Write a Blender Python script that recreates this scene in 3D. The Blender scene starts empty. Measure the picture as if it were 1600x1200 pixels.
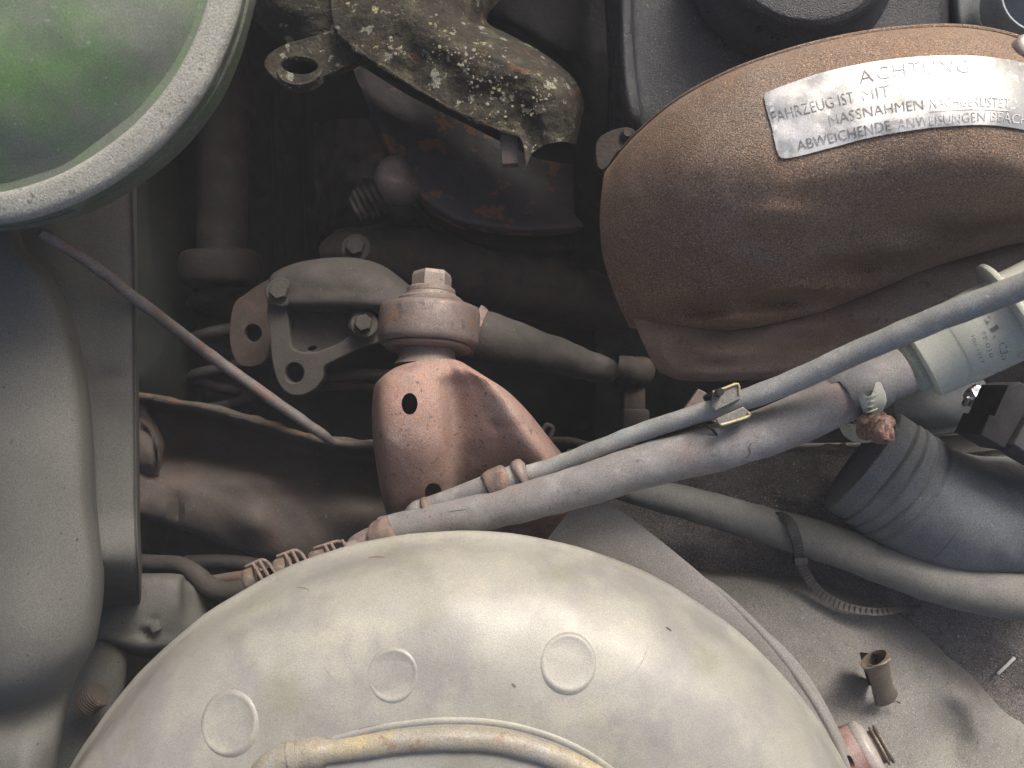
import bpy, bmesh, math, random
from mathutils import Vector, Matrix, noise as mn
from mathutils.bvhtree import BVHTree
random.seed(7)
C = bpy.context.scene
# ---------------------------------------------------------------- camera, sky, sun
cam = bpy.data.objects.new('camera', bpy.data.cameras.new('camera'))
bpy.context.collection.objects.link(cam)
cam.location = (0, 0, 1.0)                       # looks straight down into the bay
cam.data.lens = 30; cam.data.sensor_width = 36
cam.data.clip_start = 0.02; cam.data.clip_end = 500
C.camera = cam
cam.data.dof.use_dof = True; cam.data.dof.focus_distance = .365; cam.data.dof.aperture_fstop = 20
SUN_EL, SUN_AZ = math.radians(34), math.radians(24)      # azimuth from +y towards +x
w = bpy.data.worlds.new('World'); C.world = w; w.use_nodes = True
nt = w.node_tree; bg = nt.nodes['Background']
sky = nt.nodes.new('ShaderNodeTexSky'); sky.sky_type = 'NISHITA'; sky.sun_disc = False
sky.sun_elevation = SUN_EL; sky.sun_rotation = SUN_AZ
sky.dust_density = 7.0; sky.air_density = 0.7; sky.ozone_density = 0.5
nt.links.new(sky.outputs[0], bg.inputs[0]); bg.inputs[1].default_value = 0.125
sl = bpy.data.lights.new('sun', 'SUN'); sl.energy = 2.4; sl.angle = math.radians(20); sl.color = (1, .97, .93)
so = bpy.data.objects.new('sun', sl); bpy.context.collection.objects.link(so)
sd = Vector((math.cos(SUN_EL)*math.sin(SUN_AZ), math.cos(SUN_EL)*math.cos(SUN_AZ), math.sin(SUN_EL)))
so.rotation_euler = sd.to_track_quat('Z', 'Y').to_euler(); so.location = sd*3
C.view_settings.view_transform = 'Standard'; C.view_settings.look = 'None'
C.view_settings.gamma = 1; C.view_settings.exposure = 0.42

# ---------------------------------------------------------------- helpers
K = 1.2/1600
def P(px, py, d): return Vector(((px-800)*K*d, (600-py)*K*d, 1.0-d))
def S(px, d): return px*K*d

def cr(p0, p1, p2, p3, t):
    return 0.5*((2*p1)+(p2-p0)*t+(2*p0-5*p1+4*p2-p3)*t*t+(3*p1-p0-3*p2+p3)*t**3)
def crpath(pts, n, closed=False):
    N = len(pts); out = []
    if closed:
        for i in range(N):
            for k in range(n):
                out.append(tuple(cr(*[pts[(i+j) % N][c] for j in (-1, 0, 1, 2)], k/n) for c in range(len(pts[0]))))
        return out
    for i in range(N-1):
        q = [pts[max(0, i-1)], pts[i], pts[i+1], pts[min(N-1, i+2)]]
        for k in range(n):
            out.append(tuple(cr(q[0][c], q[1][c], q[2][c], q[3][c], k/n) for c in range(len(pts[0]))))
    out.append(tuple(float(x) for x in pts[-1])); return out

def nz(p, s, seed=0.0): return mn.noise(Vector(p)*s+Vector((seed, seed*1.7, -seed)))

def tube(pts, seg=20, n=8, caps=True, ripple=None, jit=0.0, flat=1.0, hollow=0.0, raw=False):
    q = pts if raw else crpath(pts, n)
    cs = [P(a, b, c) for a, b, c, r in q]; rs = [S(r, c) for a, b, c, r in q]
    return tube3(cs, rs, seg, caps, ripple, jit, flat, hollow)
def tube3(cs, rs, seg=20, caps=True, ripple=None, jit=0.0, flat=1.0, hollow=0.0):
    v = []; f = []; N = len(cs)
    T = [(cs[min(N-1, i+1)]-cs[max(0, i-1)]).normalized() for i in range(N)]
    u = T[0].orthogonal().normalized()
    z = Vector((0, 0, 1)); u = (z-T[0]*z.dot(T[0]))
    u = u.normalized() if u.length > 1e-3 else T[0].orthogonal().normalized()
    for i in range(N):
        u = (u-T[i]*u.dot(T[i])).normalized(); b = T[i].cross(u)
        r = rs[i]*(1+(ripple(i/(N-1)) if ripple else 0))
        for k in range(seg):
            a = 2*math.pi*k/seg
            dirv = u*math.cos(a)*flat+b*math.sin(a)
            p = cs[i]+dirv*r
            if jit: p = p+dirv*jit*nz(p, 130)
            v.append(p)
    for i in range(N-1):
        for k in range(seg):
            k2 = (k+1) % seg
            f.append((i*seg+k, i*seg+k2, (i+1)*seg+k2, (i+1)*seg+k))
    if hollow:
        o = len(v)
        for i in range(N):
            for k in range(seg): v.append(cs[i]+(v[i*seg+k]-cs[i])*(1-hollow))
        for i in range(N-1):
            for k in range(seg):
                k2 = (k+1) % seg
                f.append((o+i*seg+k2, o+i*seg+k, o+(i+1)*seg+k, o+(i+1)*seg+k2))
        for k in range(seg):
            k2 = (k+1) % seg
            f.append((k2, k, o+k, o+k2)); e = (N-1)*seg
            f.append((e+k, e+k2, o+e+k2, o+e+k))
    elif caps:
        f.append(tuple(range(seg-1, -1, -1))); f.append(tuple((N-1)*seg+k for k in range(seg)))
    return v, f

def lathe(c, ax, prof, seg=48, jit=0.0, cap=True, ref=None):
    ax = Vector(ax).normalized()
    u = (ref-ax*ref.dot(ax)).normalized() if ref else ax.orthogonal().normalized()
    b = ax.cross(u); v = []; f = []
    for r, h in prof:
        for k in range(seg):
            a = 2*math.pi*k/seg; dv = u*math.cos(a)+b*math.sin(a)
            p = c+ax*h+dv*r
            if jit: p = p+(dv+ax)*jit*nz(p, 60)
            v.append(p)
    for i in range(len(prof)-1):
        for k in range(seg):
            k2 = (k+1) % seg
            f.append((i*seg+k, i*seg+k2, (i+1)*seg+k2, (i+1)*seg+k))
    if cap:
        f.append(tuple(range(seg-1, -1, -1))); f.append(tuple((len(prof)-1)*seg+k for k in range(seg)))
    return v, f

def grid3(rows, nu, nv):
    cols = [crpath(r, nu) for r in rows]
    M = len(cols[0]); out = []
    for m in range(M): out.append(crpath([c[m] for c in cols], nv))
    return [[out[m][i] for m in range(M)] for i in range(len(out[0]))]

def patch(rows, nu=8, nv=8, th=0.0015, jit=0.0, js=40, bumps=(), close=True):
    """sheet metal: control rows of (px,py,d), given thickness away from the viewer"""
    g = grid3(rows, nu, nv); R = len(g); M = len(g[0]); v = []; f = []
    for r in g:
        for (a, b, d) in r:
            if jit:
                p = P(a, b, d); d = d+jit*nz(p, js)+jit*.4*nz(p, js*4)
            for (bx, by, br, bh, *sq) in bumps:
                q = math.hypot((a-bx)/br, (b-by)/(br*(sq[0] if sq else 1)))
                if q < 1: d = d-bh*(math.cos(q*math.pi)+1)/2
            v.append(P(a, b, d))
    for i in range(R-1):
        for k in range(M-1):
            f.append((i*M+k, (i+1)*M+k, (i+1)*M+k+1, i*M+k+1))
    if close:
        o = len(v)
        for i in range(R):
            for k in range(M):
                p = v[i*M+k]; di = (p-Vector((0, 0, 1))).normalized()
                v.append(p+di*th)
        for i in range(R-1):
            for k in range(M-1):
                f.append((o+i*M+k, o+i*M+k+1, o+(i+1)*M+k+1, o+(i+1)*M+k))
        ring = [(0, k) for k in range(M)]+[(i, M-1) for i in range(1, R)]+[(R-1, k) for k in range(M-2, -1, -1)]+[(i, 0) for i in range(R-2, 0, -1)]
        L = len(ring)
        for j in range(L):
            a = ring[j][0]*M+ring[j][1]; b = ring[(j+1) % L][0]*M+ring[(j+1) % L][1]
            f.append((a, b, o+b, o+a))
    return v, f

def plate(outline, d, th=0.003, holes=(), bevel=0.0006, smooth=3, dx=0.0, dy=0.0):
    """flat cut plate lying across the view; dx, dy tilt its depth per pixel"""
    cu = bpy.data.curves.new('tmp', 'CURVE'); cu.dimensions = '2D'; cu.fill_mode = 'BOTH'
    cu.extrude = th/2; cu.bevel_depth = bevel; cu.bevel_resolution = 2
    def spl(pts):
        s = cu.splines.new('POLY'); s.points.add(len(pts)-1); s.use_cyclic_u = True
        for i, (a, b) in enumerate(pts):
            p = P(a, b, d); s.points[i].co = (p.x, p.y, 0, 1)
    spl(crpath(outline, smooth, True) if smooth > 1 else outline)
    for (hx, hy, rx, ry, *rot) in holes:
        an = math.radians(rot[0]) if rot else 0
        pts = []
        for k in range(28):
            t = 2*math.pi*k/28; x, y = rx*math.cos(t), ry*math.sin(t)
            pts.append((hx+x*math.cos(an)-y*math.sin(an), hy+x*math.sin(an)+y*math.cos(an)))
        spl(pts)
    ob = bpy.data.objects.new('tmp', cu); bpy.context.collection.objects.link(ob)
    bpy.context.view_layer.update()
    me = bpy.data.meshes.new_from_object(ob.evaluated_get(bpy.context.evaluated_depsgraph_get()))
    v = []
    o = outline[0]
    c0 = P(sum(p[0] for p in outline)/len(outline), sum(p[1] for p in outline)/len(outline), d)
    for x in me.vertices:
        z = 1-d+x.co.z-(x.co.x-c0.x)*dx-(x.co.y-c0.y)*dy
        v.append(Vector((x.co.x, x.co.y, z)))
    f = [tuple(p.vertices) for p in me.polygons]
    bpy.data.objects.remove(ob); bpy.data.curves.remove(cu); bpy.data.meshes.remove(me)
    return v, f

def join(*vf):
    V = []; F = []
    for v, f in vf:
        o = len(V); V += list(v); F += [tuple(i+o for i in q) for q in f]
    return V, F
def box(c, sx, sy, sz, rot=None, bev=0.0):
    bm = bmesh.new(); bmesh.ops.create_cube(bm, size=1)
    for q in bm.verts: q.co = Vector((q.co.x*sx, q.co.y*sy, q.co.z*sz))
    if bev: bmesh.ops.bevel(bm, geom=bm.edges[:], offset=bev, segments=2, affect='EDGES', profile=.5)
    if rot: bmesh.ops.transform(bm, matrix=rot, verts=bm.verts)
    v = [q.co+c for q in bm.verts]; bm.verts.index_update(); f = [tuple(x.index for x in q.verts) for q in bm.faces]
    bm.free(); return v, f

WORLD = {}
def mesh(name, vf, mat, parent=None, origin=None, flat=False, sharp=38):
    v, f = vf
    if parent is not None: org = Vector(parent['_o'])
    else: org = Vector(origin) if origin is not None else sum((Vector(x) for x in v), Vector())/len(v)
    me = bpy.data.meshes.new(name); me.from_pydata([Vector(x)-org for x in v], [], f); me.validate(); me.update()
    bm = bmesh.new(); bm.from_mesh(me); bmesh.ops.recalc_face_normals(bm, faces=bm.faces[:]); bm.to_mesh(me); bm.free()
    if not flat:
        me.polygons.foreach_set('use_smooth', [True]*len(me.polygons)); me.set_sharp_from_angle(angle=math.radians(sharp))
    me.materials.append(mat)
    ob = bpy.data.objects.new(name, me); bpy.context.collection.objects.link(ob)
    if parent is not None:
        ob.parent = parent; ob['_o'] = tuple(org)
    else:
        ob.location = org; ob['_o'] = tuple(org)
    WORLD[ob] = ([Vector(x) for x in v], f)
    return ob
def thing(name, label, cat, at, group=None):
    o = bpy.data.objects.new(name, None); bpy.context.collection.objects.link(o)
    o.empty_display_size = .01; o.location = at; o['_o'] = tuple(at)
    o['label'] = label; o['category'] = cat
    if group: o['group'] = group
    return o
def tag(o, label, cat, group=None, kind=None):
    o['label'] = label; o['category'] = cat
    if group: o['group'] = group
    if kind: o['kind'] = kind
    return o
def struct(o): o['kind'] = 'structure'; return o
def stuff(o): o['kind'] = 'stuff'; return o
def bvh(ob): v, f = WORLD[ob]; return BVHTree.FromPolygons(v, f)
def cast(tree, px, py):
    o = Vector((0, 0, 1)); d = (P(px, py, 1)-o).normalized()
    h = tree.ray_cast(o, d)
    if h[0] is None: return None, None
    n = h[1]
    if n.dot(d) > 0: n = -n
    return h[0], n
def decal(tree, pxverts, faces, off=0.00025):
    v = []; last = None; ln = Vector((0, 0, 1))
    for a, b in pxverts:
        h, n = cast(tree, a, b)
        if h is None:
            h, n = (last, ln) if last is not None else (P(a, b, .33), ln)
        last, ln = h, n; v.append(h+n*off)
    return v, faces
def text_px(s, fn, size=1.0, spacing=1.0, thin=-.012):
    """letters as filled outlines; fn maps (x, y) in em units to pixels"""
    cu = bpy.data.curves.new('tmp', 'FONT'); cu.body = s; cu.size = size; cu.space_character = spacing
    cu.resolution_u = 3; cu.offset = thin
    ob = bpy.data.objects.new('tmp', cu); bpy.context.collection.objects.link(ob); bpy.context.view_layer.update()
    me = bpy.data.meshes.new_from_object(ob.evaluated_get(bpy.context.evaluated_depsgraph_get()))
    pts = [(q.co.x, q.co.y) for q in me.vertices]; f = [tuple(p.vertices) for p in me.polygons]
    bpy.data.objects.remove(ob); bpy.data.curves.remove(cu); bpy.data.meshes.remove(me)
    wd = max(p[0] for p in pts)
    return [fn(x/wd, y) for x, y in pts], f

# ---------------------------------------------------------------- materials
def mat(name, base, var=.25, vs=60, layers=(), rough=.75, metal=0.0, bump=(900, .0002), grain=(2600, .12), bump2=None, sss=0, spec=None, rvar=.12):
    """base colour with uneven dirt; layers: (colour, noise scale, threshold, softness, amount[, detail[, stretch]])"""
    m = bpy.data.materials.new(name); m.use_nodes = True; t = m.node_tree; N = t.nodes; L = t.links
    b = N['Principled BSDF']
    tc = N.new('ShaderNodeTexCoord')
    def noise(sc, det=5, ro=.6, stretch=None, off=0.0):
        mp = N.new('ShaderNodeMapping'); L.new(tc.outputs['Object'], mp.inputs[0])
        mp.inputs['Location'].default_value = (off, off*.7, off*1.3)
        if stretch: mp.inputs['Scale'].default_value = stretch
        n = N.new('ShaderNodeTexNoise'); n.inputs['Scale'].default_value = sc; n.inputs['Detail'].default_value = det
        n.inputs['Roughness'].default_value = ro; L.new(mp.outputs[0], n.inputs['Vector']); return n.outputs['Fac']
    def rng(x, a, c, lo, hi):
        r = N.new('ShaderNodeMapRange'); L.new(x, r.inputs[0])
        for i, q in enumerate((a, c, lo, hi)): r.inputs[i+1].default_value = q
        return r.outputs[0]
    def mix(fac, A, B, mode='MIX'):
        x = N.new('ShaderNodeMix'); x.data_type = 'RGBA'; x.blend_type = mode
        if isinstance(fac, float): x.inputs[0].default_value = fac
        else: L.new(fac, x.inputs[0])
        for s, q in ((6, A), (7, B)):
            if isinstance(q, tuple): x.inputs[s].default_value = (*q, 1)
            else: L.new(q, x.inputs[s])
        return x.outputs[2]
    n1 = rng(noise(vs, 7, .65), .3, .7, 0, 1)
    col = mix(n1, tuple(c*(1-var) for c in base), tuple(min(1, c*(1+var)) for c in base))
    for i, ly in enumerate(layers):
        c, sc, th, so_, am = ly[:5]
        det = ly[5] if len(ly) > 5 else 6
        if sc >= 300: det = 2; th = th-.015 if th > .62 else th
        st = ly[6] if len(ly) > 6 else None
        fac = rng(noise(sc, det, .6, st, 3.1*(i+1)), th, th+so_, 0, am)
        col = mix(fac, col, c)
    if grain:
        g = noise(grain[0], 2, .5, None, 9.0)
        gv = rng(g, .36, .64, 1-grain[1]*2.6, 1+grain[1]*2.6)
        col = mix(1.0, col, gv, 'MULTIPLY')
    L.new(col, b.inputs['Base Color'])
    L.new(rng(noise(vs*2.3, 5, .6, None, 5.0), .3, .7, max(.05, rough-rvar), min(1, rough+rvar)), b.inputs['Roughness'])
    b.inputs['Metallic'].default_value = metal
    if spec is not None: b.inputs['Specular IOR Level'].default_value = spec
    if sss:
        b.inputs['Subsurface Weight'].default_value = sss; b.inputs['Subsurface Scale'].default_value = .004
        b.inputs['Subsurface Radius'].default_value = (1, 1, .8)
    prev = None
    for q in (bump, bump2):
        if not q: continue
        bn = N.new('ShaderNodeBump'); bn.inputs['Strength'].default_value = .8; bn.inputs['Distance'].default_value = q[1]
        L.new(noise(q[0], 4, .6, None, 2.0), bn.inputs['Height'])
        if prev: L.new(prev, bn.inputs['Normal'])
        prev = bn.outputs[0]
    if prev: L.new(prev, b.inputs['Normal'])
    return m

DUST = (.30, .28, .25)
M = {}
M['booster'] = mat('dusty_cream_paint', (.270, .266, .236), .07, 18, [((.205, .198, .190), 30, .46, .14, .8), ((.19, .19, .13), 24, .56, .12, .5), ((.35, .335, .27), 30, .56, .12, .6, 8), ((.12, .095, .07), 290, .735, .03, .7), ((.13, .125, .06), 55, .68, .05, .7, 9), ((.16, .15, .14), 1100, .70, .05, .4)], .48, bump=(1500, .00012), bump2=(45, .00015), grain=(2400, .06), spec=.7)
M['brass'] = mat('yellowed_plating', (.225, .205, .165), .12, 60, [((.38, .32, .17), 40, .51, .12, .7), ((.235, .235, .225), 70, .5, .14, .7), ((.18, .10, .07), 200, .60, .06, .6)], .52, .05, bump=(900, .0001), bump2=(120, .0003))
M['moss'] = mat('mossy_grey_paint', (.125, .142, .115), .14, 20, [((.085, .19, .05), 13, .44, .14, .85, 4), ((.19, .185, .185), 28, .58, .12, .6, 4), ((.065, .07, .07), 22, .56, .14, .6, 4), ((.30, .31, .28), 500, .70, .05, .4)], .5, bump=(1400, .0001), grain=(2600, .08))
M['rimdust'] = mat('chalky_rim', (.27, .27, .24), .10, 30, [((.12, .11, .09), 330, .66, .04, .75), ((.26, .26, .21), 40, .55, .2, .5)], .85, bump=(1500, .0004), bump2=(300, .0004), grain=(2200, .10))
M['rimside'] = mat('mossy_rim_side', (.10, .11, .085), .25, 40, [((.08, .13, .05), 40, .5, .15, .6), ((.22, .22, .19), 100, .6, .1, .5)], .8, bump=(900, .0003))
M['bell'] = mat('rusty_textured_casing', (.225, .152, .105), .18, 22, [((.29, .165, .085), 24, .50, .2, .55), ((.27, .225, .19), 14, .50, .16, .5), ((.07, .055, .05), 160, .61, .08, .5), ((.06, .045, .038), 1200, .56, .06, .6), ((.50, .28, .15), 900, .655, .04, .8), ((.48, .41, .33), 1300, .66, .04, .8)], .56, bump=(1700, .0009), bump2=(650, .0003), grain=(1900, .18), spec=.5)
M['bellskirt'] = mat('grimy_skirt_metal', (.245, .175, .13), .22, 30, [((.22, .125, .075), 40, .52, .15, .5), ((.23, .21, .185), 30, .54, .15, .5), ((.07, .06, .055), 200, .6, .08, .5), ((.40, .25, .15), 900, .67, .04, .6)], .75, bump=(1100, .0006), bump2=(200, .0006))
M['bracket'] = mat('dusty_rust_bracket', (.285, .190, .160), .12, 30, [((.25, .13, .095), 30, .46, .2, .55), ((.15, .11, .11), 50, .58, .1, .6), ((.46, .22, .07), 420, .665, .05, .85), ((.32, .27, .245), 45, .52, .15, .5), ((.08, .05, .04), 330, .66, .04, .7), ((.16, .12, .11), 80, .55, .1, .5)], .78, bump=(1000, .0003), bump2=(110, .0005), spec=.35)
M['collar'] = mat('grey_brown_steel', (.165, .130, .118), .2, 60, [((.22, .12, .07), 60, .55, .1, .7), ((.07, .065, .075), 130, .58, .06, .6), ((.42, .26, .10), 700, .70, .05, .8)], .55, .25, bump=(900, .0002), bump2=(150, .0003))
M['studm'] = mat('dusty_steel', (.22, .18, .16), .15, 80, [((.22, .12, .08), 120, .58, .1, .7), ((.08, .06, .05), 400, .66, .05, .6)], .6, .2, bump=(900, .0002))
M['hose'] = mat('dusty_rubber_hose', (.215, .205, .200), .10, 45, [((.35, .34, .33), 60, .5, .16, .6), ((.27, .19, .16), 40, .56, .14, .5), ((.09, .09, .09), 300, .68, .04, .6), ((.16, .155, .15), 90, .60, .08, .5)], .65, bump=(1300, .0002), bump2=(80, .0003), grain=(2500, .10))
M['thinhose'] = mat('dusty_fuel_line', (.245, .248, .24), .10, 45, [((.40, .39, .37), 70, .52, .14, .5), ((.20, .29, .31), 55, .60, .1, .5), ((.22, .19, .17), 50, .56, .12, .5), ((.5, .48, .45), 500, .70, .04, .6)], .55, bump=(1300, .00015), bump2=(90, .0002), grain=(2500, .10))
M['cuff'] = mat('dark_cuff_rubber', (.13, .13, .135), .15, 60, [((.22, .22, .22), 70, .54, .14, .6)], .7, bump=(1300, .0002))
M['lowhose'] = mat('dusty_grey_hose', (.155, .152, .138), .12, 40, [((.105, .10, .092), 55, .52, .2, .5), ((.20, .195, .175), 80, .55, .12, .5)], .8, bump=(1300, .0002), bump2=(70, .0004))
M['filter'] = mat('aged_translucent_plastic', (.46, .475, .41), .06, 60, [((.44, .39, .22), 50, .58, .14, .45), ((.34, .33, .28), 120, .6, .1, .5)], .34, bump=(900, .00006), sss=.5, grain=(2400, .04))
M['filtercap'] = mat('frosted_plastic_neck', (.27, .31, .27), .1, 60, [], .5, bump=(900, .00006), sss=.2)
M['print'] = mat('faded_print', (.11, .12, .13), .2, 200, [((.42, .42, .38), 500, .5, .12, .75)], .6, bump=None)
M['ink'] = mat('worn_black_ink', (.13, .13, .135), .3, 300, [((.40, .40, .39), 200, .50, .10, .9)], .5, bump=None)
M['inkfaint'] = mat('faint_grey_ink', (.30, .30, .32), .2, 300, [((.70, .70, .69), 200, .46, .12, .9)], .5, bump=None)
M['clampm'] = mat('dull_zinc_clamp', (.40, .41, .36), .15, 200, [((.16, .12, .09), 250, .60, .1, .7)], .5, .1, bump=(700, .0002))
M['rustscrew'] = mat('flaking_rust', (.15, .085, .062), .4, 300, [((.28, .20, .165), 350, .52, .1, .7), ((.04, .025, .02), 500, .56, .06, .8)], .9, bump=(700, .0012), bump2=(250, .001))
M['rusty'] = mat('light_rust', (.17, .125, .105), .25, 150, [((.30, .16, .09), 250, .58, .1, .7), ((.10, .08, .075), 200, .55, .08, .6)], .8, bump=(800, .0005))
M['yellowclip'] = mat('bronze_clip', (.20, .19, .17), .15, 100, [((.25, .22, .15), 120, .5, .1, .6)], .55, .2, bump=(900, .0001))
M['clipedge'] = mat('yellow_clip_edge', (.40, .345, .20), .1, 200, [((.25, .2, .12), 300, .55, .1, .7)], .5, .3, bump=None)
M['blackplastic'] = mat('dusty_black_plastic', (.12, .132, .14), .25, 25, [((.17, .18, .18), 20, .48, .2, .6), ((.30, .30, .29), 900, .70, .04, .6), ((.17, .16, .15), 60, .62, .1, .4)], .68, bump=(1500, .00012), grain=(2400, .15))
M['blackblock'] = mat('matt_black_rubber', (.028, .028, .03), .2, 80, [((.07, .065, .06), 100, .6, .1, .5)], .8, bump=(1000, .0002))
M['enginecover'] = mat('black_crinkle_paint', (.017, .020, .026), .2, 40, [((.30, .32, .35), 1400, .66, .04, .7), ((.06, .055, .06), 30, .5, .2, .5)], .36, bump=(1500, .0012), bump2=(500, .0004), grain=(1900, .25), spec=.8)  # pale specks in the colour imitate sparkle on the crinkle
M['engineblack'] = mat('oily_black_pit_shade', (.014, .014, .015), .4, 30, [((.035, .03, .025), 60, .55, .15, .6)], .8, bump=(300, .001), spec=.15)  # oily iron, base kept near black to imitate pit shade
M['castiron'] = mat('grimy_cast_grey', (.045, .040, .035), .18, 50, [((.06, .05, .05), 60, .52, .12, .6), ((.14, .12, .10), 600, .68, .05, .5)], .8, bump=(700, .0003), bump2=(150, .0004))
M['rustplate'] = mat('brown_rust_plate', (.042, .029, .024), .25, 60, [((.085, .045, .03), 90, .54, .1, .6)], .85, bump=(500, .0005))
M['hub'] = mat('flaking_violet_iron', (.056, .048, .050), .2, 50, [((.20, .085, .045), 45, .56, .03, .9, 4), ((.035, .03, .035), 110, .60, .05, .6)], .7, bump=(700, .0005), bump2=(120, .0008))
M['lichen'] = mat('lichen_covered_iron', (.030, .025, .017), .35, 60, [((.085, .08, .045), 90, .52, .10, .6), ((.13, .07, .035), 70, .60, .06, .6), ((.26, .26, .20), 120, .60, .03, .9, 10), ((.34, .31, .15), 110, .655, .03, .9, 10), ((.30, .30, .27), 600, .70, .03, .6)], .9, bump=(500, .0014), bump2=(150, .0014), grain=(2000, .2))
M['lichenbit'] = mat('pale_lichen', (.24, .24, .18), .3, 500, [((.42, .36, .13), 300, .56, .08, .8)], .95, bump=(1500, .0004))
M['grimy'] = mat('grimy_brown_pit_shade', (.034, .029, .025), .25, 40, [((.07, .05, .035), 60, .52, .15, .6), ((.02, .02, .02), 80, .55, .1, .6)], .8, bump=(500, .0006), spec=.3)  # grimy brown lowered further, pit shade put into the base
M['shadebrown'] = mat('oily_brown_pit_shade', (.013, .011, .010), .3, 40, [((.04, .025, .017), 60, .52, .15, .6), ((.010, .010, .010), 80, .55, .1, .7)], .8, bump=(500, .0006), spec=.3)  # oily brown darkened to stand in for shade deep in the pit
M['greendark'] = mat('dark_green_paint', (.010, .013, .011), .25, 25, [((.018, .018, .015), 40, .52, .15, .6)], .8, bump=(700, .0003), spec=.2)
M['beam'] = mat('dirty_brown_beam', (.070, .056, .047), .2, 22, [((.10, .052, .038), 22, .50, .14, .6), ((.055, .05, .048), 40, .52, .14, .55), ((.22, .17, .11), 500, .69, .04, .6)], .82, bump=(700, .0003), bump2=(70, .0008))
M['beamlip'] = mat('crusty_beam_lip', (.060, .050, .038), .3, 90, [((.12, .065, .035), 120, .52, .1, .7)], .9, bump=(600, .0008))
M['wing'] = mat('dusty_grey_panel', (.112, .112, .102), .10, 14, [((.118, .112, .10), 18, .50, .2, .6), ((.08, .055, .04), 60, .70, .03, .6), ((.03, .03, .03), 330, .73, .02, .7)], .85, bump=(1500, .0001), bump2=(30, .0006), grain=(2300, .08), spec=.25)
M['wingside'] = mat('shade_toned_panel', (.092, .093, .087), .12, 22, [((.11, .105, .095), 25, .52, .2, .5), ((.06, .052, .052), 18, .58, .12, .6)], .85, bump=(1200, .0002), grain=(2300, .08), spec=.25)  # darker copy of the wing grey, shade put into the colour
M['dustpanel'] = mat('dusty_arch_panel', (.192, .184, .166), .10, 22, [((.145, .14, .13), 30, .50, .16, .6), ((.11, .10, .09), 180, .62, .1, .45), ((.45, .43, .4), 900, .69, .03, .6), ((.07, .06, .06), 420, .70, .03, .6), ((.12, .11, .105), 60, .58, .1, .5)], .85, bump=(1200, .0003), bump2=(60, .0005), grain=(2200, .14))
M['plateedge'] = mat('pinkish_dust_plate', (.205, .193, .180), .08, 30, [((.19, .17, .16), 40, .52, .2, .5)], .8, bump=(1200, .0002), grain=(2300, .10))
M['gritfloor'] = mat('gritty_dark_floor', (.14, .13, .12), .25, 40, [((.065, .06, .058), 70, .50, .15, .6), ((.19, .17, .15), 150, .56, .12, .6), ((.55, .54, .52), 1000, .70, .03, .8), ((.25, .2, .14), 300, .70, .04, .6)], .9, bump=(700, .0012), bump2=(1500, .0005), grain=(1800, .22))
M['grit'] = mat('mixed_grit', (.22, .20, .18), .6, 800, [], .9, bump=None, grain=None)
M['paleflake'] = mat('pale_flake', (.62, .61, .58), .2, 500, [], .6, bump=None, grain=None)
M['tie'] = mat('dusty_black_tie', (.05, .048, .046), .2, 200, [((.11, .10, .09), 200, .52, .15, .5)], .6, bump=(900, .0001))
M['tab'] = mat('brown_metal_tab', (.17, .145, .115), .2, 150, [((.20, .12, .08), 200, .56, .1, .6), ((.3, .28, .24), 300, .6, .1, .5)], .6, .3, bump=(900, .0003))
M['redplastic'] = mat('faded_red_plastic', (.20, .095, .085), .15, 60, [((.34, .27, .25), 60, .47, .15, .7)], .5, bump=(900, .0001))
M['whiteplastic'] = mat('cloudy_white_plastic', (.33, .30, .285), .1, 80, [((.27, .16, .14), 80, .6, .1, .5)], .35, bump=(900, .0001), sss=.2)
M['shiny'] = mat('bright_dirty_chrome', (.32, .33, .35), .2, 200, [((.06, .06, .06), 260, .52, .06, .8)], .35, .8, bump=(300, .0006))
M['straw'] = mat('bleached_straw', (.55, .54, .50), .2, 300, [], .6, bump=(600, .0003))
M['label'] = mat('worn_aluminium_label', (.33, .34, .34), .10, 60, [((.68, .68, .67), 38, .45, .10, .9, 10), ((.20, .20, .19), 60, .58, .08, .6, 9), ((.72, .72, .71), 260, .60, .06, .8)], .32, .4, bump=(200, .0001), grain=(2300, .06))
M['bluebit'] = mat('blue_plastic', (.04, .05, .075), .1, 80, [], .4, bump=None)
M['greypipe'] = mat('pale_grey_pipe', (.30, .33, .34), .15, 60, [((.18, .19, .2), 80, .52, .12, .5)], .55, bump=(900, .0002))
M['spring'] = mat('dark_spring_steel', (.012, .011, .011), .25, 60, [((.04, .03, .02), 70, .55, .12, .5)], .75, bump=(600, .0004))  # steel colour cut down so the coil sinks into painted shade

# ---------------------------------------------------------------- the bay shell (structure)
g = mesh('ground', ([(-1.2, -1.2, 0.0), (1.2, -1.2, 0), (1.2, 1.2, 0), (-1.2, 1.2, 0)], [(0, 1, 2, 3)]), M['engineblack']); struct(g)
def wallbox(name, x0, x1, y0, y1, z0, z1, m, ridges=()):
    parts = [box(Vector(((x0+x1)/2, (y0+y1)/2, (z0+z1)/2)), x1-x0, y1-y0, z1-z0, bev=.006)]
    for r in ridges: parts.append(r)
    return struct(mesh(name, join(*parts), m))
wallbox('bay_wall_front', -.62, .66, .40, .46, .02, .66, M['engineblack'])
wallbox('bay_wall_left', -.46, -.40, -.44, .40, .02, .60, M['greendark'])
wallbox('bay_wall_back', -.62, .66, -.50, -.44, .02, .60, M['engineblack'])
wallbox('bay_wall_right', .48, .54, -.44, .40, .02, .60, M['engineblack'])
wallbox('bay_floor', -.40, .48, -.44, .40, .10, .16, M['engineblack'])

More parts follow.
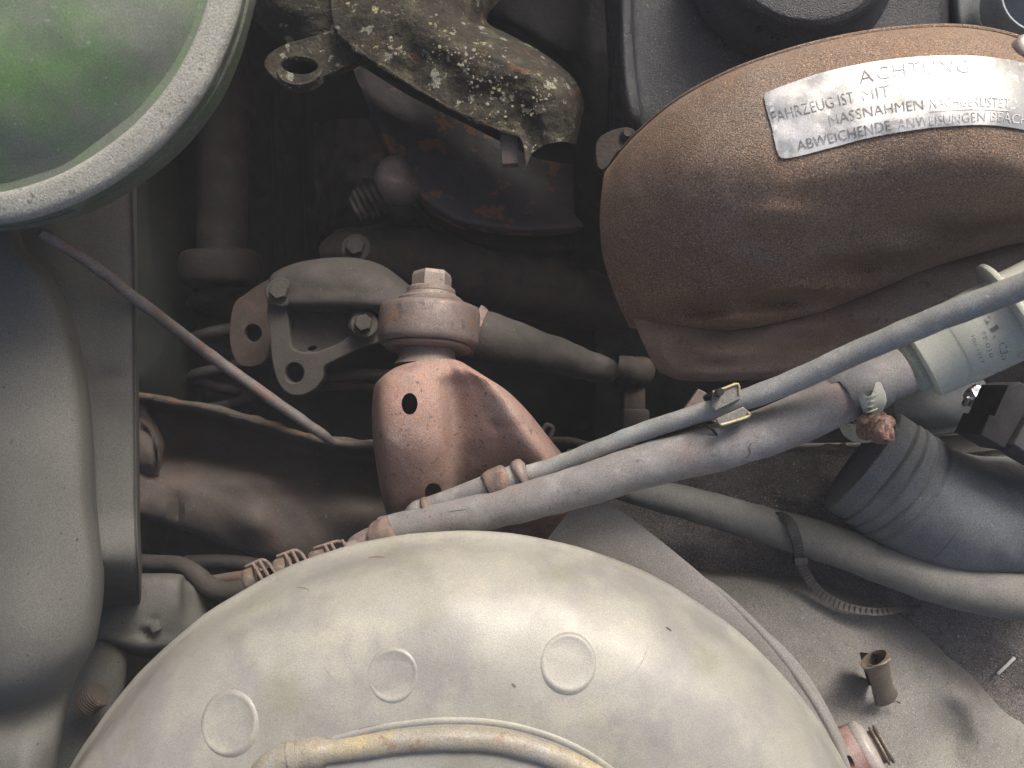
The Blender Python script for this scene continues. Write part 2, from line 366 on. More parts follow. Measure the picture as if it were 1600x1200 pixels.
# left wing panel and its inner side, coloured darker to imitate shade
wing = mesh('inner_wing', patch([
    [(-120, 250, 0.318), (-30, 255, 0.313), (0, 262, 0.313), (12, 270, 0.323), (16, 275, 0.338)],
    [(-120, 350, 0.318), (-20, 352, 0.311), (20, 372, 0.311), (34, 378, 0.320), (40, 380, 0.338)],
    [(-120, 430, 0.318), (0, 425, 0.309), (55, 430, 0.309), (78, 434, 0.320), (88, 436, 0.340)],
    [(-120, 520, 0.318), (20, 515, 0.308), (88, 515, 0.310), (112, 516, 0.320), (122, 518, 0.337)],
    [(-120, 640, 0.318), (20, 640, 0.308), (105, 640, 0.310), (134, 640, 0.320), (144, 641, 0.337)],
    [(-120, 780, 0.318), (20, 780, 0.306), (110, 785, 0.308), (142, 788, 0.318), (152, 790, 0.337)],
    [(-120, 900, 0.318), (20, 900, 0.304), (120, 900, 0.308), (154, 902, 0.318), (163, 904, 0.337)],
    [(-120, 1000, 0.318), (10, 1000, 0.303), (100, 1000, 0.308), (140, 1000, 0.318), (150, 1002, 0.337)],
    [(-120, 1070, 0.323), (0, 1075, 0.310), (70, 1062, 0.313), (112, 1052, 0.323), (124, 1052, 0.337)],
    [(-120, 1130, 0.338), (0, 1120, 0.330), (50, 1108, 0.330), (96, 1098, 0.334), (106, 1100, 0.342)],
    [(-120, 1200, 0.323), (0, 1180, 0.316), (45, 1175, 0.316), (84, 1172, 0.328), (92, 1176, 0.342)],
    [(-120, 1330, 0.323), (0, 1300, 0.313), (40, 1290, 0.313), (70, 1280, 0.328), (78, 1280, 0.342)]], 8, 8, .0012, .0012, 14), M['wing'])
tag(wing, 'large smooth dusty grey panel bulging along the left edge below the mossy drum', 'body panel')
side = mesh('wing_side_panel', patch([
    [(-60, 300, 0.322), (60, 300, 0.330), (120, 300, 0.342), (195, 290, 0.350), (209, 290, 0.356), (213, 290, .41)],
    [(-40, 400, 0.322), (80, 400, 0.330), (135, 395, 0.340), (200, 400, 0.348), (211, 400, 0.354), (215, 400, .41)],
    [(20, 520, 0.322), (110, 520, 0.330), (150, 525, 0.338), (203, 530, 0.346), (212, 530, 0.352), (216, 530, .41)],
    [(60, 590, 0.325), (130, 590, 0.332), (160, 592, 0.338), (204, 595, 0.345), (213, 595, 0.351), (217, 595, .41)],
    [(60, 700, 0.328), (140, 700, 0.334), (165, 700, 0.338), (205, 700, 0.343), (214, 700, 0.349), (218, 700, .41)],
    [(60, 800, 0.330), (145, 800, 0.336), (168, 800, 0.338), (206, 800, 0.342), (215, 800, 0.348), (219, 800, .41)],
    [(60, 900, 0.332), (150, 890, 0.336), (175, 888, 0.338), (210, 888, 0.342), (218, 888, 0.348), (222, 888, .41)],
    [(60, 960, .40), (130, 960, .40), (175, 960, .40), (212, 960, .40), (220, 960, .405), (224, 960, .42)]], 8, 8, .0015, .0015, 18,
    bumps=[(170, 590, 42, -.002, .5)]), M['wingside'])
tag(side, 'step of sheet metal coloured darker as shade between the left grey panel and the pit', 'body panel')

# dark gritty floor at the right and the arch panel
floor = struct(mesh('bay_shelf', patch([
    [(890, 700, .54), (1100, 694, .54), (1300, 692, .54), (1500, 690, .54), (1750, 690, .54)],
    [(886, 704, .462), (1100, 700, .458), (1300, 700, .458), (1500, 700, .458), (1750, 700, .458)],
    [(880, 720, .455), (1100, 712, .45), (1300, 716, .45), (1500, 720, .45), (1750, 720, .45)],
    [(840, 780, .445), (1100, 780, .442), (1300, 790, .44), (1500, 800, .44), (1750, 800, .44)],
    [(830, 900, .44), (1100, 900, .435), (1300, 900, .43), (1500, 900, .43), (1750, 900, .43)],
    [(830, 1100, .44), (1100, 1100, .435), (1300, 1100, .43), (1500, 1100, .425), (1750, 1100, .425)],
    [(830, 1300, .44), (1100, 1300, .435), (1300, 1300, .43), (1500, 1300, .425), (1750, 1300, .425)]], 14, 14, .002, .003, 45,
    bumps=[(1270, 775, 75, .012, .6), (1190, 790, 26, .006), (1150, 855, 30, -.004), (1420, 900, 60, .004)]), M['gritfloor']))
arch = mesh('arch_panel', patch([
    [(1020, 885, .428), (1110, 893, .428), (1190, 896, .428), (1290, 912, .428), (1395, 955, .427), (1480, 1022, .427), (1560, 1085, .43), (1640, 1150, .43)],
    [(1010, 905, .411), (1100, 906, .411), (1190, 912, .413), (1280, 930, .414), (1380, 975, .415), (1462, 1040, .415), (1545, 1105, .42), (1630, 1175, .42)],
    [(990, 950, .40), (1080, 945, .402), (1170, 955, .404), (1260, 975, .406), (1350, 1020, .406), (1430, 1080, .408), (1510, 1150, .408), (1600, 1230, .41)],
    [(960, 1020, .392), (1060, 1010, .394), (1140, 1020, .395), (1230, 1050, .396), (1320, 1090, .398), (1400, 1150, .40), (1480, 1220, .40), (1560, 1290, .40)],
    [(960, 1150, .388), (1060, 1150, .39), (1140, 1150, .39), (1220, 1160, .39), (1300, 1190, .39), (1380, 1240, .392), (1450, 1290, .395), (1530, 1350, .395)],
    [(960, 1300, .385), (1060, 1300, .385), (1140, 1300, .385), (1220, 1320, .385), (1300, 1340, .385), (1380, 1370, .39), (1450, 1400, .39), (1530, 1430, .39)]], 8, 12, .0015, .0022, 30,
    bumps=[(1480, 1150, 62, -.012, 1.3), (1500, 1090, 30, .004), (1365, 1060, 60, -.003), (1180, 960, 60, .003)]), M['dustpanel'])
tag(arch, 'broad dusty taupe panel bulging at the lower right beside the cream dome', 'body panel')
mount = mesh('mounting_plate', patch([
    [(820, 900, .385), (850, 850, .375), (890, 800, .372), (925, 770, .372), (944, 782, .374)],
    [(880, 930, .385), (920, 890, .373), (955, 850, .368), (985, 810, .368), (1001, 838, .372)],
    [(960, 1000, .385), (1000, 960, .371), (1040, 910, .365), (1080, 885, .365), (1098, 918, .370)],
    [(1040, 1060, .385), (1085, 1030, .369), (1125, 985, .362), (1150, 950, .362), (1166, 976, .368)],
    [(1080, 1120, .385), (1140, 1100, .368), (1190, 1050, .360), (1222, 1010, .360), (1238, 1038, .367)],
    [(1110, 1180, .385), (1180, 1170, .368), (1240, 1120, .360), (1275, 1080, .360), (1290, 1108, .367)],
    [(1120, 1270, .385), (1200, 1260, .368), (1290, 1220, .360), (1325, 1180, .360), (1340, 1210, .367)]], 8, 10, .0025, .0008, 30), M['plateedge'])
tag(mount, 'straight-edged pinkish grey plate under the right side of the cream dome', 'mounting plate')

# ---------------------------------------------------------------- brake booster (cream dome)
bc = P(716, 1553, .335); bax = Vector((.015, .05, 1)).normalized()
bt = thing('brake_booster', 'huge cream dished metal dome filling the bottom of the picture', 'brake booster', bc)
R = S(705, .335)
prof = [(R*.985, -.022), (R*1.005, -.016), (R*1.012, -.010), (R*.998, -.006), (R*.985, 0), (R*.97, .008), (R*.945, .0165), (R*.91, .0245), (R*.865, .0310), (R*.81, .0355), (R*.75, .0382), (R*.68, .0396), (R*.60, .0402), (R*.50, .0404), (R*.40, .0402), (R*.2, .0402), (R*.02, .0402)]
pp = crpath(prof, 4)
shell = mesh('shell', lathe(bc, bax, pp, 160, jit=.0005), M['booster'], bt)
lip = mesh('rolled_edge', lathe(bc, bax, [(R*.95, -.020), (R*.968, -.024), (R*.972, -.030), (R*.965, -.036), (R*.95, -.038)], 120, cap=False), M['booster'], bt)
bv = bvh(shell)
def dimple(px, py, rp, asym):
    c, n = cast(bv, px, py)
    r = S(rp, 1-c.z)
    v, f = lathe(c-n*.0004, n, [(r*1.2, -.0006), (r*1.1, .0003), (r*1.04, .00055), (r*.99, .0006), (r*.93, .0005), (r*.86, .00038), (r*.6, .00036), (r*.02, .00036)], 48, jit=.0004)
    o = mesh('dimple', (v, f), M['booster'], bt); return o
dimple(357, 1130, 42, 0); dimple(613, 1055, 37, 0); dimple(888, 1035, 40, 0)
# raised pipe curved round the centre
def on(px, py, lift=0.0):
    c, n = cast(bv, px, py); return c+n*lift
pth = crpath([(392, 1400), (396, 1300), (408, 1226), (430, 1196), (466, 1182), (540, 1172), (640, 1159), (720, 1156), (800, 1164), (890, 1194), (950, 1228), (1010, 1280), (1060, 1370)], 6)
cs = [on(a, b, -.0014) for a, b in pth]
rs = [S(25, .3)]*len(cs)
for i in range(len(rs)):
    x = pth[i][0]
    rs[i] = S(26 if x < 500 else 20, .3)
mesh('ridge_pipe', tube3(cs, rs, 24, True, jit=.0003), M['brass'], bt)
c0 = on(454, 1186, -.0014); c1 = on(468, 1182, -.0014)
mesh('pipe_ring', tube3([c0, c1], [S(29, .3), S(29, .3)], 24), M['brass'], bt)
pth = crpath([(520, 1156), (600, 1136), (700, 1126), (800, 1134), (900, 1168), (985, 1228), (1040, 1300)], 6)
mesh('pressed_rib', tube3([on(a, b, -.0016) for a, b in pth], [S(9, .3)]*len(pth), 12), M['booster'], bt)

mesh('gasket_edge', tube([(1080, 892, .3675, 3), (1130, 930, .3645, 6), (1200, 1000, .3612, 8), (1256, 1072, .3604, 8), (1300, 1146, .3604, 8), (1335, 1235, .3604, 7)], 12, 8), M['plateedge'], mount)
# ---------------------------------------------------------------- mossy drum top left
dc = P(-68, -100, .268)
dr = thing('drum_housing', 'round mossy green-grey drum with a chalky rim in the upper left corner', 'drum', dc)
Rr = S(452, .268)
mesh('domed_lid', lathe(dc, (0, 0, 1), crpath([(Rr*.905, -.0010), (Rr*.893, -.0022), (Rr*.875, -.0020), (Rr*.84, .0006), (Rr*.78, .0048), (Rr*.66, .011), (Rr*.5, .015), (Rr*.3, .0165), (Rr*.02, .0175)], 5), 140, jit=.0009), M['moss'], dr)
mesh('rim', lathe(dc, (0, 0, 1), crpath([(Rr*.885, -.006), (Rr*.895, -.0005), (Rr*.91, .0016), (Rr*.95, .0012), (Rr*.985, .0002), (Rr*.999, -.0015), (Rr*1.0, -.003), (Rr*.99, -.005)], 4), 150, jit=.0006, cap=False), M['rimdust'], dr)
mesh('drum_side', lathe(dc, (0, 0, 1), crpath([(Rr*.985, -.003), (Rr*.992, -.006), (Rr*.990, -.012), (Rr*.985, -.0175), (Rr*.95, -.022), (Rr*.85, -.028), (Rr*.6, -.03)], 4), 140, jit=.001), M['rimside'], dr)
mesh('bead', lathe(dc, (0, 0, 1), [(Rr*.985, -.0075), (Rr*1.001, -.008), (Rr*1.001, -.0095), (Rr*.985, -.010)], 140, cap=False), M['rimside'], dr)

# ---------------------------------------------------------------- rusty bell with label
bellrows = [
    [(950, 262, .415), (992, 212, .385), (1060, 155, .36), (1150, 108, .343), (1250, 74, .332), (1350, 52, .326), (1450, 42, .322), (1530, 45, .322), (1610, 66, .325), (1720, 120, .33)],
    [(944, 272, .395), (990, 222, .372), (1062, 168, .348), (1152, 122, .330), (1252, 88, .320), (1350, 66, .314), (1448, 56, .311), (1530, 60, .311), (1606, 80, .314), (1715, 134, .32)],
    [(940, 300, .388), (992, 262, .362), (1066, 215, .336), (1160, 172, .318), (1256, 140, .309), (1350, 120, .304), (1446, 108, .301), (1528, 112, .301), (1604, 128, .303), (1710, 170, .31)],
    [(937, 340, .388), (994, 318, .358), (1072, 285, .330), (1166, 250, .312), (1260, 226, .304), (1352, 208, .299), (1446, 196, .296), (1528, 198, .296), (1604, 210, .299), (1710, 240, .305)],
    [(940, 390, .392), (998, 376, .362), (1080, 352, .335), (1172, 325, .318), (1264, 302, .310), (1354, 286, .306), (1446, 274, .303), (1528, 272, .303), (1604, 280, .305), (1710, 300, .31)],
    [(950, 430, .400), (1006, 425, .374), (1090, 412, .350), (1180, 395, .336), (1270, 374, .330), (1358, 352, .327), (1446, 334, .325), (1528, 326, .325), (1604, 328, .326), (1710, 340, .33)],
    [(963, 468, .410), (1016, 472, .388), (1100, 470, .366), (1186, 455, .355), (1276, 430, .352), (1362, 402, .350), (1446, 378, .349), (1528, 362, .349), (1604, 352, .35), (1710, 355, .35)],
    [(978, 500, .418), (1028, 508, .402), (1106, 510, .386), (1192, 498, .376), (1284, 476, .374), (1370, 444, .373), (1450, 414, .372), (1532, 390, .372), (1606, 374, .372), (1710, 372, .37)],
    [(984, 512, .425), (1034, 520, .410), (1112, 522, .398), (1198, 508, .392), (1290, 486, .390), (1374, 452, .390), (1452, 420, .395), (1534, 396, .395), (1608, 380, .395), (1710, 378, .395)],
    [(990, 506, .45), (1040, 512, .44), (1114, 514, .43), (1200, 500, .43), (1290, 478, .43), (1374, 446, .43), (1452, 414, .43), (1534, 390, .43), (1608, 374, .43), (1710, 372, .43)]]
bellt = thing('rusty_casing', 'large rusty brown domed casing carrying a worn silver label at upper right', 'casing', P(1300, 350, .36))
bell = mesh('shell', patch(bellrows, 8, 8, .0025, .0016, 28, bumps=[(1090, 485, 60, -.012, .45), (1150, 500, 90, .010, .22), (1215, 470, 110, -.012, .2), (1290, 450, 90, .010, .2), (1345, 415, 100, -.010, .2), (1420, 385, 90, .008, .3), (1440, 345, 90, -.006, .3), (1500, 365, 60, -.008, .35), (1030, 470, 50, .004), (1230, 340, 120, .003, .3)]), M['bell'], bellt)
mesh('lower_skirt', patch([
    [(985, 485, 0.414), (1040, 490, 0.399), (1110, 492, 0.396), (1200, 480, 0.394), (1290, 455, 0.394), (1380, 425, 0.394), (1460, 395, 0.394), (1600, 350, 0.394)],
    [(1000, 525, 0.404), (1046, 528, 0.389), (1112, 532, 0.386), (1204, 520, 0.384), (1296, 495, 0.384), (1384, 462, 0.384), (1462, 430, 0.384), (1600, 385, 0.384)],
    [(1016, 560, 0.404), (1056, 566, 0.389), (1116, 568, 0.386), (1206, 560, 0.384), (1300, 545, 0.384), (1388, 515, 0.384), (1466, 475, 0.384), (1600, 420, 0.384)],
    [(1028, 580, 0.409), (1062, 588, 0.396), (1118, 590, 0.392), (1208, 586, 0.390), (1304, 574, 0.389), (1392, 548, 0.389), (1470, 505, 0.389), (1600, 445, 0.389)],
    [(1034, 584, 0.434), (1066, 594, 0.434), (1122, 596, 0.434), (1212, 592, 0.434), (1308, 580, 0.434), (1396, 555, 0.434), (1474, 512, 0.434), (1600, 450, 0.434)]], 8, 9, .002, .003, 35,
    bumps=[(1130, 550, 60, .006, .5), (1250, 530, 70, -.006, 0.384), (1350, 490, 60, .006, .6), (1060, 545, 30, -.004, 1)]), M['bellskirt'], bellt)
bb = bvh(bell)
mesh('edge_bead', tube3([Vector(WORLD[bell][0][k]) + Vector((0, 0, .0003)) for k in range(0, 73)], [.0009]*73, 8), M['bell'], bellt)
lt = thing('warning_label', 'worn silver warning label with faded black German lettering on the rusty casing', 'label', cast(bb, 1400, 150)[0])
ltop = [(1194, 154), (1200, 146), (1230, 134), (1280, 117), (1340, 103), (1400, 94), (1470, 89), (1540, 91), (1600, 101), (1650, 118), (1690, 140)]
lbot = [(1214, 236), (1222, 247), (1250, 244), (1300, 231), (1352, 217), (1410, 206), (1475, 198), (1538, 196), (1590, 202), (1630, 214), (1660, 232)]
lt_, lb_ = crpath(ltop, 8), crpath(lbot, 8)
NV = 12; vv = []; ff = []; n_ = len(lt_)
for j in range(NV+1):
    t = j/NV
    for i in range(n_):
        a = lt_[i][0]*(1-t)+lb_[i][0]*t; b = lt_[i][1]*(1-t)+lb_[i][1]*t
        if i < 3:                                       # small tear in the left edge
            a += 5*math.exp(-((t-.55)/.06)**2)*(1-i/3)
        vv.append((a, b))
for j in range(NV):
    for i in range(n_-1): ff.append((j*n_+i, (j+1)*n_+i, (j+1)*n_+i+1, j*n_+i+1))
v1, f1 = decal(bb, vv, ff, .0007); v0, _ = decal(bb, vv, ff, .0001)
nb = len(v1); ring = [j*n_ for j in range(NV+1)]+[NV*n_+i for i in range(1, n_)]+[j*n_+n_-1 for j in range(NV-1, -1, -1)]+[i for i in range(n_-2, 0, -1)]
walls = [(ring[k], ring[(k+1) % len(ring)], nb+ring[(k+1) % len(ring)], nb+ring[k]) for k in range(len(ring))]
foil = mesh('foil', (v1+v0, f1+walls), M['label'], lt, sharp=60)
lv = bvh(foil)
def line(s, base, capx, mt, sp=1.0):
    bpth = crpath([(a, b) for a, b in base], 16); L = [0]
    for i in range(1, len(bpth)): L.append(L[-1]+math.dist(bpth[i], bpth[i-1]))
    def fn(x, y):
        s_ = max(0, min(.99999, x))*L[-1]
        i = 0
        while i < len(L)-2 and L[i+1] < s_: i += 1
        t = (s_-L[i])/max(1e-6, L[i+1]-L[i])
        p = [bpth[i][c]*(1-t)+bpth[i+1][c]*t for c in (0, 1)]
        dx, dy = bpth[i+1][0]-bpth[i][0], bpth[i+1][1]-bpth[i][1]; l = math.hypot(dx, dy); dx /= l; dy /= l
        h = y/.69*capx
        return (p[0]+dy*h, p[1]-dx*h)
    pv, f = text_px(s, fn, 1.0, sp)
    mesh('lettering', decal(lv, pv, f, .00025), mt, lt)
line('A', [(1343, 132), (1366, 127)], 21, M['ink'])
line('CHTUNG', [(1370, 126), (1410, 119), (1460, 115), (1514, 114)], 20, M['inkfaint'], 1.1)
line('FAHRZEUG IST', [(1207, 193), (1250, 181), (1290, 171), (1336, 160)], 18, M['ink'])
line('MIT', [(1346, 158), (1392, 150)], 18, M['inkfaint'])
line('MASSNAHMEN', [(1296, 197), (1350, 184), (1400, 176), (1443, 171)], 16, M['ink'])
line('NACHGERÜSTET', [(1452, 170), (1500, 167), (1540, 167), (1577, 169)], 15, M['inkfaint'])
line('ABWEICHENDE', [(1247, 236), (1319, 219), (1360, 210), (1393, 203)], 16, M['ink'])
line('ANWEISUNGEN BEACHTEN', [(1404, 201), (1440, 197), (1515, 191), (1560, 190), (1640, 200)], 15, M['inkfaint'])
# underline
ub = crpath([(1452, 174), (1500, 171), (1540, 171), (1577, 173)], 8)
uv = [(a, b) for a, b in ub]+[(a, b+1.2) for a, b in ub]; nn = len(ub)
mesh('underline', decal(lv, uv, [(i, i+1, nn+i+1, nn+i) for i in range(nn-1)], .00025), M['inkfaint'], lt)

# ---------------------------------------------------------------- black engine cover, top right
ec = thing('engine_cover', 'black crinkle-painted engine cover with a round raised cap above the rusty casing', 'engine cover', P(1250, 40, .42))
mesh('cover_body', patch([
    [(938, -120, .47), (960, -120, .425), (990, -120, .42), (1010, -120, .435), (1150, -120, .43), (1350, -120, .42), (1460, -120, .42), (1490, -120, .46)],
    [(944, 0, .47), (964, 0, .425), (985, 0, .42), (1004, 0, .435), (1150, 0, .43), (1350, 0, .42), (1465, 0, .42), (1490, 0, .46)],
    [(950, 100, .47), (968, 100, .425), (990, 100, .422), (1008, 100, .436), (1150, 100, .43), (1350, 100, .42), (1468, 100, .42), (1494, 100, .46)],
    [(948, 190, .47), (974, 185, .43), (1000, 180, .425), (1018, 180, .438), (1150, 200, .43), (1350, 200, .42), (1470, 200, .42), (1496, 200, .46)],
    [(940, 240, .48), (980, 240, .45), (1010, 240, .45), (1030, 240, .45), (1150, 260, .44), (1350, 260, .43), (1470, 260, .43), (1500, 260, .47)]], 8, 8, .003, .0008, 30), M['enginecover'], ec)
cc = P(1262, -100, .405)
mesh('round_cap', lathe(cc, (0, 0, 1), crpath([(S(176, .405), -.022), (S(170, .405), -.014), (S(156, .405), -.006), (S(149, .405), .000), (S(140, .405), .0035), (S(120, .405), .005), (.001, .0055)], 4), 80, jit=.0008), M['enginecover'], ec)
mesh('web', tube([(1020, -40, .44, 7), (1025, 60, .44, 7), (1035, 150, .44, 6)], 8), M['enginecover'], ec)
ear = thing('mounting_ear', 'small dark rounded lug at the left foot of the black engine cover', 'lug', P(955, 235, .41))
mesh('lug_body', plate([(932, 228), (948, 212), (975, 204), (990, 210), (986, 222), (962, 240), (945, 264), (934, 262)], .402, .006, smooth=4), M['grimy'], ear)
mesh('bolt_end', lathe(P(978, 212, .398), (0.2, .3, 1), [(S(9, .4), -.004), (S(9, .4), .001), (S(6, .4), .0025)], 16), M['grimy'], ear)
col_ = mesh('side_column', patch([
    [(1488, -60, .45), (1500, -60, .43), (1520, -60, .428), (1535, -60, .43), (1560, -60, .44), (1720, -60, .44)],
    [(1480, 0, .45), (1492, 0, .43), (1512, 0, .428), (1530, 0, .431), (1560, 0, .44), (1720, 0, .44)],
    [(1488, 60, .45), (1500, 60, .43), (1520, 60, .428), (1540, 60, .431), (1566, 60, .44), (1720, 60, .44)],
    [(1498, 140, .46), (1510, 140, .44), (1528, 140, .438), (1550, 140, .44), (1580, 140, .45), (1720, 140, .45)]], 6, 6, .002, .0006), M['blackplastic'])
tag(col_, 'dark grey ribbed column behind the top right end of the rusty casing', 'casting')
rp = thing('pipe_ring', 'pale grey pipe mouth with blue inside cut by the upper right corner', 'pipe', P(1625, 0, .40))
pc = P(1640, -20, .395)
mesh('pipe_wall', lathe(pc, (-.25, -.1, 1), crpath([(S(64, .395), -.02), (S(64, .395), -.003), (S(69, .395), .002), (S(74, .395), .001), (S(80, .395), -.006), (S(82, .395), -.02)], 3), 48, cap=False), M['greypipe'], rp)
mesh('plug', lathe(pc, (-.25, -.1, 1), [(S(60, .395), -.018), (S(60, .395), -.010), (S(20, .395), -.008)], 32), M['bluebit'], rp)
wn = mesh('plastic_nub', lathe(P(1606, 74, .312), (0.1, .2, 1), crpath([(.0052, -.008), (.0052, 0), (.004, .002), (.0005, .0025)], 3), 20), M['whiteplastic'])
tag(wn, 'small pale nub on the far right rim of the rusty casing', 'fastener')

# ---------------------------------------------------------------- lichen bracket
lb = thing('lichen_bracket', 'dark iron bracket crusted with pale lichen at the top centre', 'bracket', P(720, 110, .44))
arm = mesh('arched_plate', patch([
    [(520, -90, .47), (600, -95, .455), (680, -90, .45), (760, -60, .46), (800, -20, .475)],
    [(520, 30, .455), (590, -10, .452), (660, -10, .445), (730, 18, .452), (760, 30, .475)],
    [(556, 76, .449), (610, 52, .445), (670, 40, .438), (740, 44, .446), (800, 56, .472)],
    [(618, 116, .445), (660, 90, .441), (715, 74, .434), (780, 72, .441), (850, 84, .468)],
    [(700, 166, .442), (735, 132, .438), (785, 112, .431), (845, 108, .438), (896, 122, .465)],
    [(768, 196, .440), (792, 164, .437), (830, 146, .431), (880, 146, .438), (912, 160, .462)],
    [(812, 214, .438), (822, 196, .438), (850, 186, .433), (884, 184, .440), (908, 192, .460)],
    [(822, 262, .440), (832, 240, .442), (852, 226, .438), (880, 222, .444), (900, 226, .462)]], 8, 8, .003, .0035, 70), M['lichen'], lb)
mesh('edge_bead', tube([(552, 74, .449, 3), (618, 117, .445, 3.2), (700, 167, .442, 3.2), (768, 197, .440, 3.2), (810, 213, .438, 3)], 8, 8, jit=.0015), M['lichen'], lb)
mesh('ear', plate([(418, 108), (424, 90), (450, 74), (500, 60), (560, 40), (600, 60), (560, 98), (505, 122), (470, 134), (438, 128)], .468, .006, [(470, 106, 30, 15, 4)], smooth=4), M['lichen'], lb)
mesh('left_arm', patch([
    [(340, -60, .47), (420, -70, .455), (520, -60, .46), (560, -30, .48)],
    [(380, 10, .472), (430, 0, .458), (520, 0, .462), (590, 30, .48)],
    [(430, 60, .475), (470, 40, .464), (530, 40, .466), (600, 60, .48)],
    [(460, 90, .48), (500, 75, .470), (550, 70, .470), (600, 84, .485)]], 8, 8, .003, .003, 60), M['lichen'], lb)
mesh('ear_ring', lathe(P(470, 106, .466), (.0, .45, 1), [(S(30, .466), -.004), (S(32, .466), .001), (S(37, .466), .001), (S(40, .466), -.004)], 32, cap=False), M['lichen'], lb)
mesh('pivot_plug', lathe(P(470, 106, .480), (0, .3, 1), [(S(34, .48), -.004), (S(32, .48), 0), (.001, .001)], 24), M['shadebrown'], lb)
# crusts of lichen that stand proud
av = bvh(arm); bits = []
random.seed(11)
cl = [(740, 95, 40, 26), (775, 130, 26, 34), (845, 150, 14, 16), (830, 178, 10, 12), (700, 60, 30, 8), (610, 70, 26, 12), (835, 235, 16, 12), (745, 130, 22, 10), (688, 90, 40, 22), (560, 74, 12, 8), (800, 165, 60, 30), (760, 110, 110, 22)]
for cx, cy, sp, n in cl:
    for k in range(int(n*1.2)):
        x, y = random.gauss(cx, sp*.45), random.gauss(cy, sp*.35)
        h, n_2 = cast(av, x, y)
        if h is None: continue
        s = random.uniform(.00015, .0006)*random.choice([1, 1, 1, 1.8])
        bm = bmesh.new(); bmesh.ops.create_icosphere(bm, subdivisions=1, radius=s)
        v = [h+n_2*s*.2+Vector((q.co.x*random.uniform(.6, 1.4), q.co.y*random.uniform(.6, 1.4), q.co.z*.3*random.uniform(.5, 1.4))) for q in bm.verts]
        bm.verts.index_update(); bits.append((v, [tuple(a.index for a in q.verts) for q in bm.faces])); bm.free()
stuff(mesh('lichen_crust', join(*bits), M['lichenbit'], lb, flat=True))
bo = thing('stub_bolt', 'square pale brown bolt end poking from under the lichen covered bracket', 'bolt', P(795, 232, .45))
mesh('bolt_shank', box(P(796, 236, .452), S(26, .45), S(46, .45), S(26, .45), Matrix.Rotation(math.radians(4), 4, 'Z'), .0006), M['studm'], bo)
mesh('bolt_thread', lathe(P(796, 222, .452), (0.05, 1, 0), [(S(9, .45), -.001), (S(9, .45), .012)], 12), M['studm'], bo)

# ---------------------------------------------------------------- flaking hub (arc)
hub = thing('curved_exhaust', 'dark violet curved cast pipe with orange rust flakes below the lichen bracket', 'pipe', P(760, 290, .51))
mesh('pipe_bend', patch([
    [(548, 96, .53), (575, 110, .52), (640, 150, .515), (720, 190, .515), (790, 225, .515), (850, 250, .515), (945, 260, .52)],
    [(556, 120, .52), (582, 140, .512), (650, 190, .512), (725, 235, .514), (795, 262, .516), (855, 280, .518), (945, 286, .525)],
    [(566, 142, .512), (594, 168, .505), (652, 235, .506), (718, 282, .509), (790, 304, .512), (858, 314, .516), (945, 314, .525)],
    [(576, 168, .508), (604, 212, .499), (652, 276, .500), (712, 318, .502), (786, 336, .506), (862, 340, .511), (945, 334, .522)],
    [(578, 180, .512), (608, 234, .499), (652, 300, .498), (710, 342, .499), (784, 356, .502), (864, 358, .507), (945, 348, .518)],
    [(576, 186, .53), (604, 240, .52), (648, 308, .515), (706, 352, .515), (782, 366, .515), (866, 368, .52), (945, 358, .53)]], 9, 8, .004, .0022, 45), M['hub'], hub)
mesh('lower_web', patch([
    [(620, 262, .54), (670, 318, .53), (730, 350, .53), (800, 362, .53), (880, 362, .53), (960, 352, .54)],
    [(630, 290, .535), (680, 345, .526), (736, 376, .524), (804, 388, .524), (884, 388, .526), (960, 380, .535)],
    [(640, 320, .545), (690, 368, .54), (745, 396, .54), (808, 408, .54), (886, 408, .54), (960, 402, .55)]], 8, 8, .003, .002, 45), M['shadebrown'], hub)
mesh('wire', tube([(392, 150, .60, 4), (420, 240, .59, 4), (470, 300, .58, 4), (520, 340, .59, 4), (600, 380, .60, 4)], 8, 8), M['shadebrown'], dk) if False else None
dkc = mesh('dark_cover_sheet', patch([
    [(672, -140, .50), (760, -140, .49), (860, -140, .49), (975, -140, .49)],
    [(700, 0, .50), (775, 0, .485), (870, 0, .485), (972, 0, .49)],
    [(780, 40, .50), (830, 55, .485), (890, 70, .485), (970, 80, .49)],
    [(840, 70, .50), (880, 90, .49), (920, 110, .488), (968, 140, .49)],
    [(890, 120, .505), (908, 150, .495), (935, 200, .492), (966, 240, .495)],
    [(895, 260, .51), (915, 280, .50), (940, 300, .497), (966, 320, .50)],
    [(900, 420, .53), (925, 420, .52), (950, 430, .51), (990, 440, .51)]], 7, 8, .004, .003, 40), M['engineblack'])  # black sheet added to cover the pipe and keep this gap dark
tag(dkc, 'black sheet added to keep dark the gap between lichen bracket and engine cover', 'casting')
# ball and bellows
bl = thing('rubber_boot', 'small grey ball joint with a ribbed rubber boot left of the flaking housing', 'boot', P(600, 300, .52))
mesh('ball', lathe(P(622, 284, .50), (0.8, .5, .3), [(.0005+.0135*math.sin(math.pi*i/14), -.0135*math.cos(math.pi*i/14)) for i in range(15)], 28, jit=.004), M['collar'], bl)
cs = []; rs = []
for i in range(37):
    t = i/36; cs.append(P(606-52*t, 300+26*t, .505)); rs.append(S(25-7*t, .5)*(1+.13*math.cos(i*math.pi/3)))
mesh('bellows', tube3(cs, rs, 28, jit=.0045), M['castiron'], bl)
rk = mesh('rough_block', patch([
    [(490, 190, .60), (560, 185, .585), (640, 190, .60)], [(492, 260, .60), (560, 250, .575), (650, 260, .60)],
    [(496, 330, .60), (570, 320, .575), (660, 330, .60)], [(500, 380, .62), (580, 375, .60), (680, 380, .62)]], 14, 10, .01, .006, 90), M['shadebrown'])
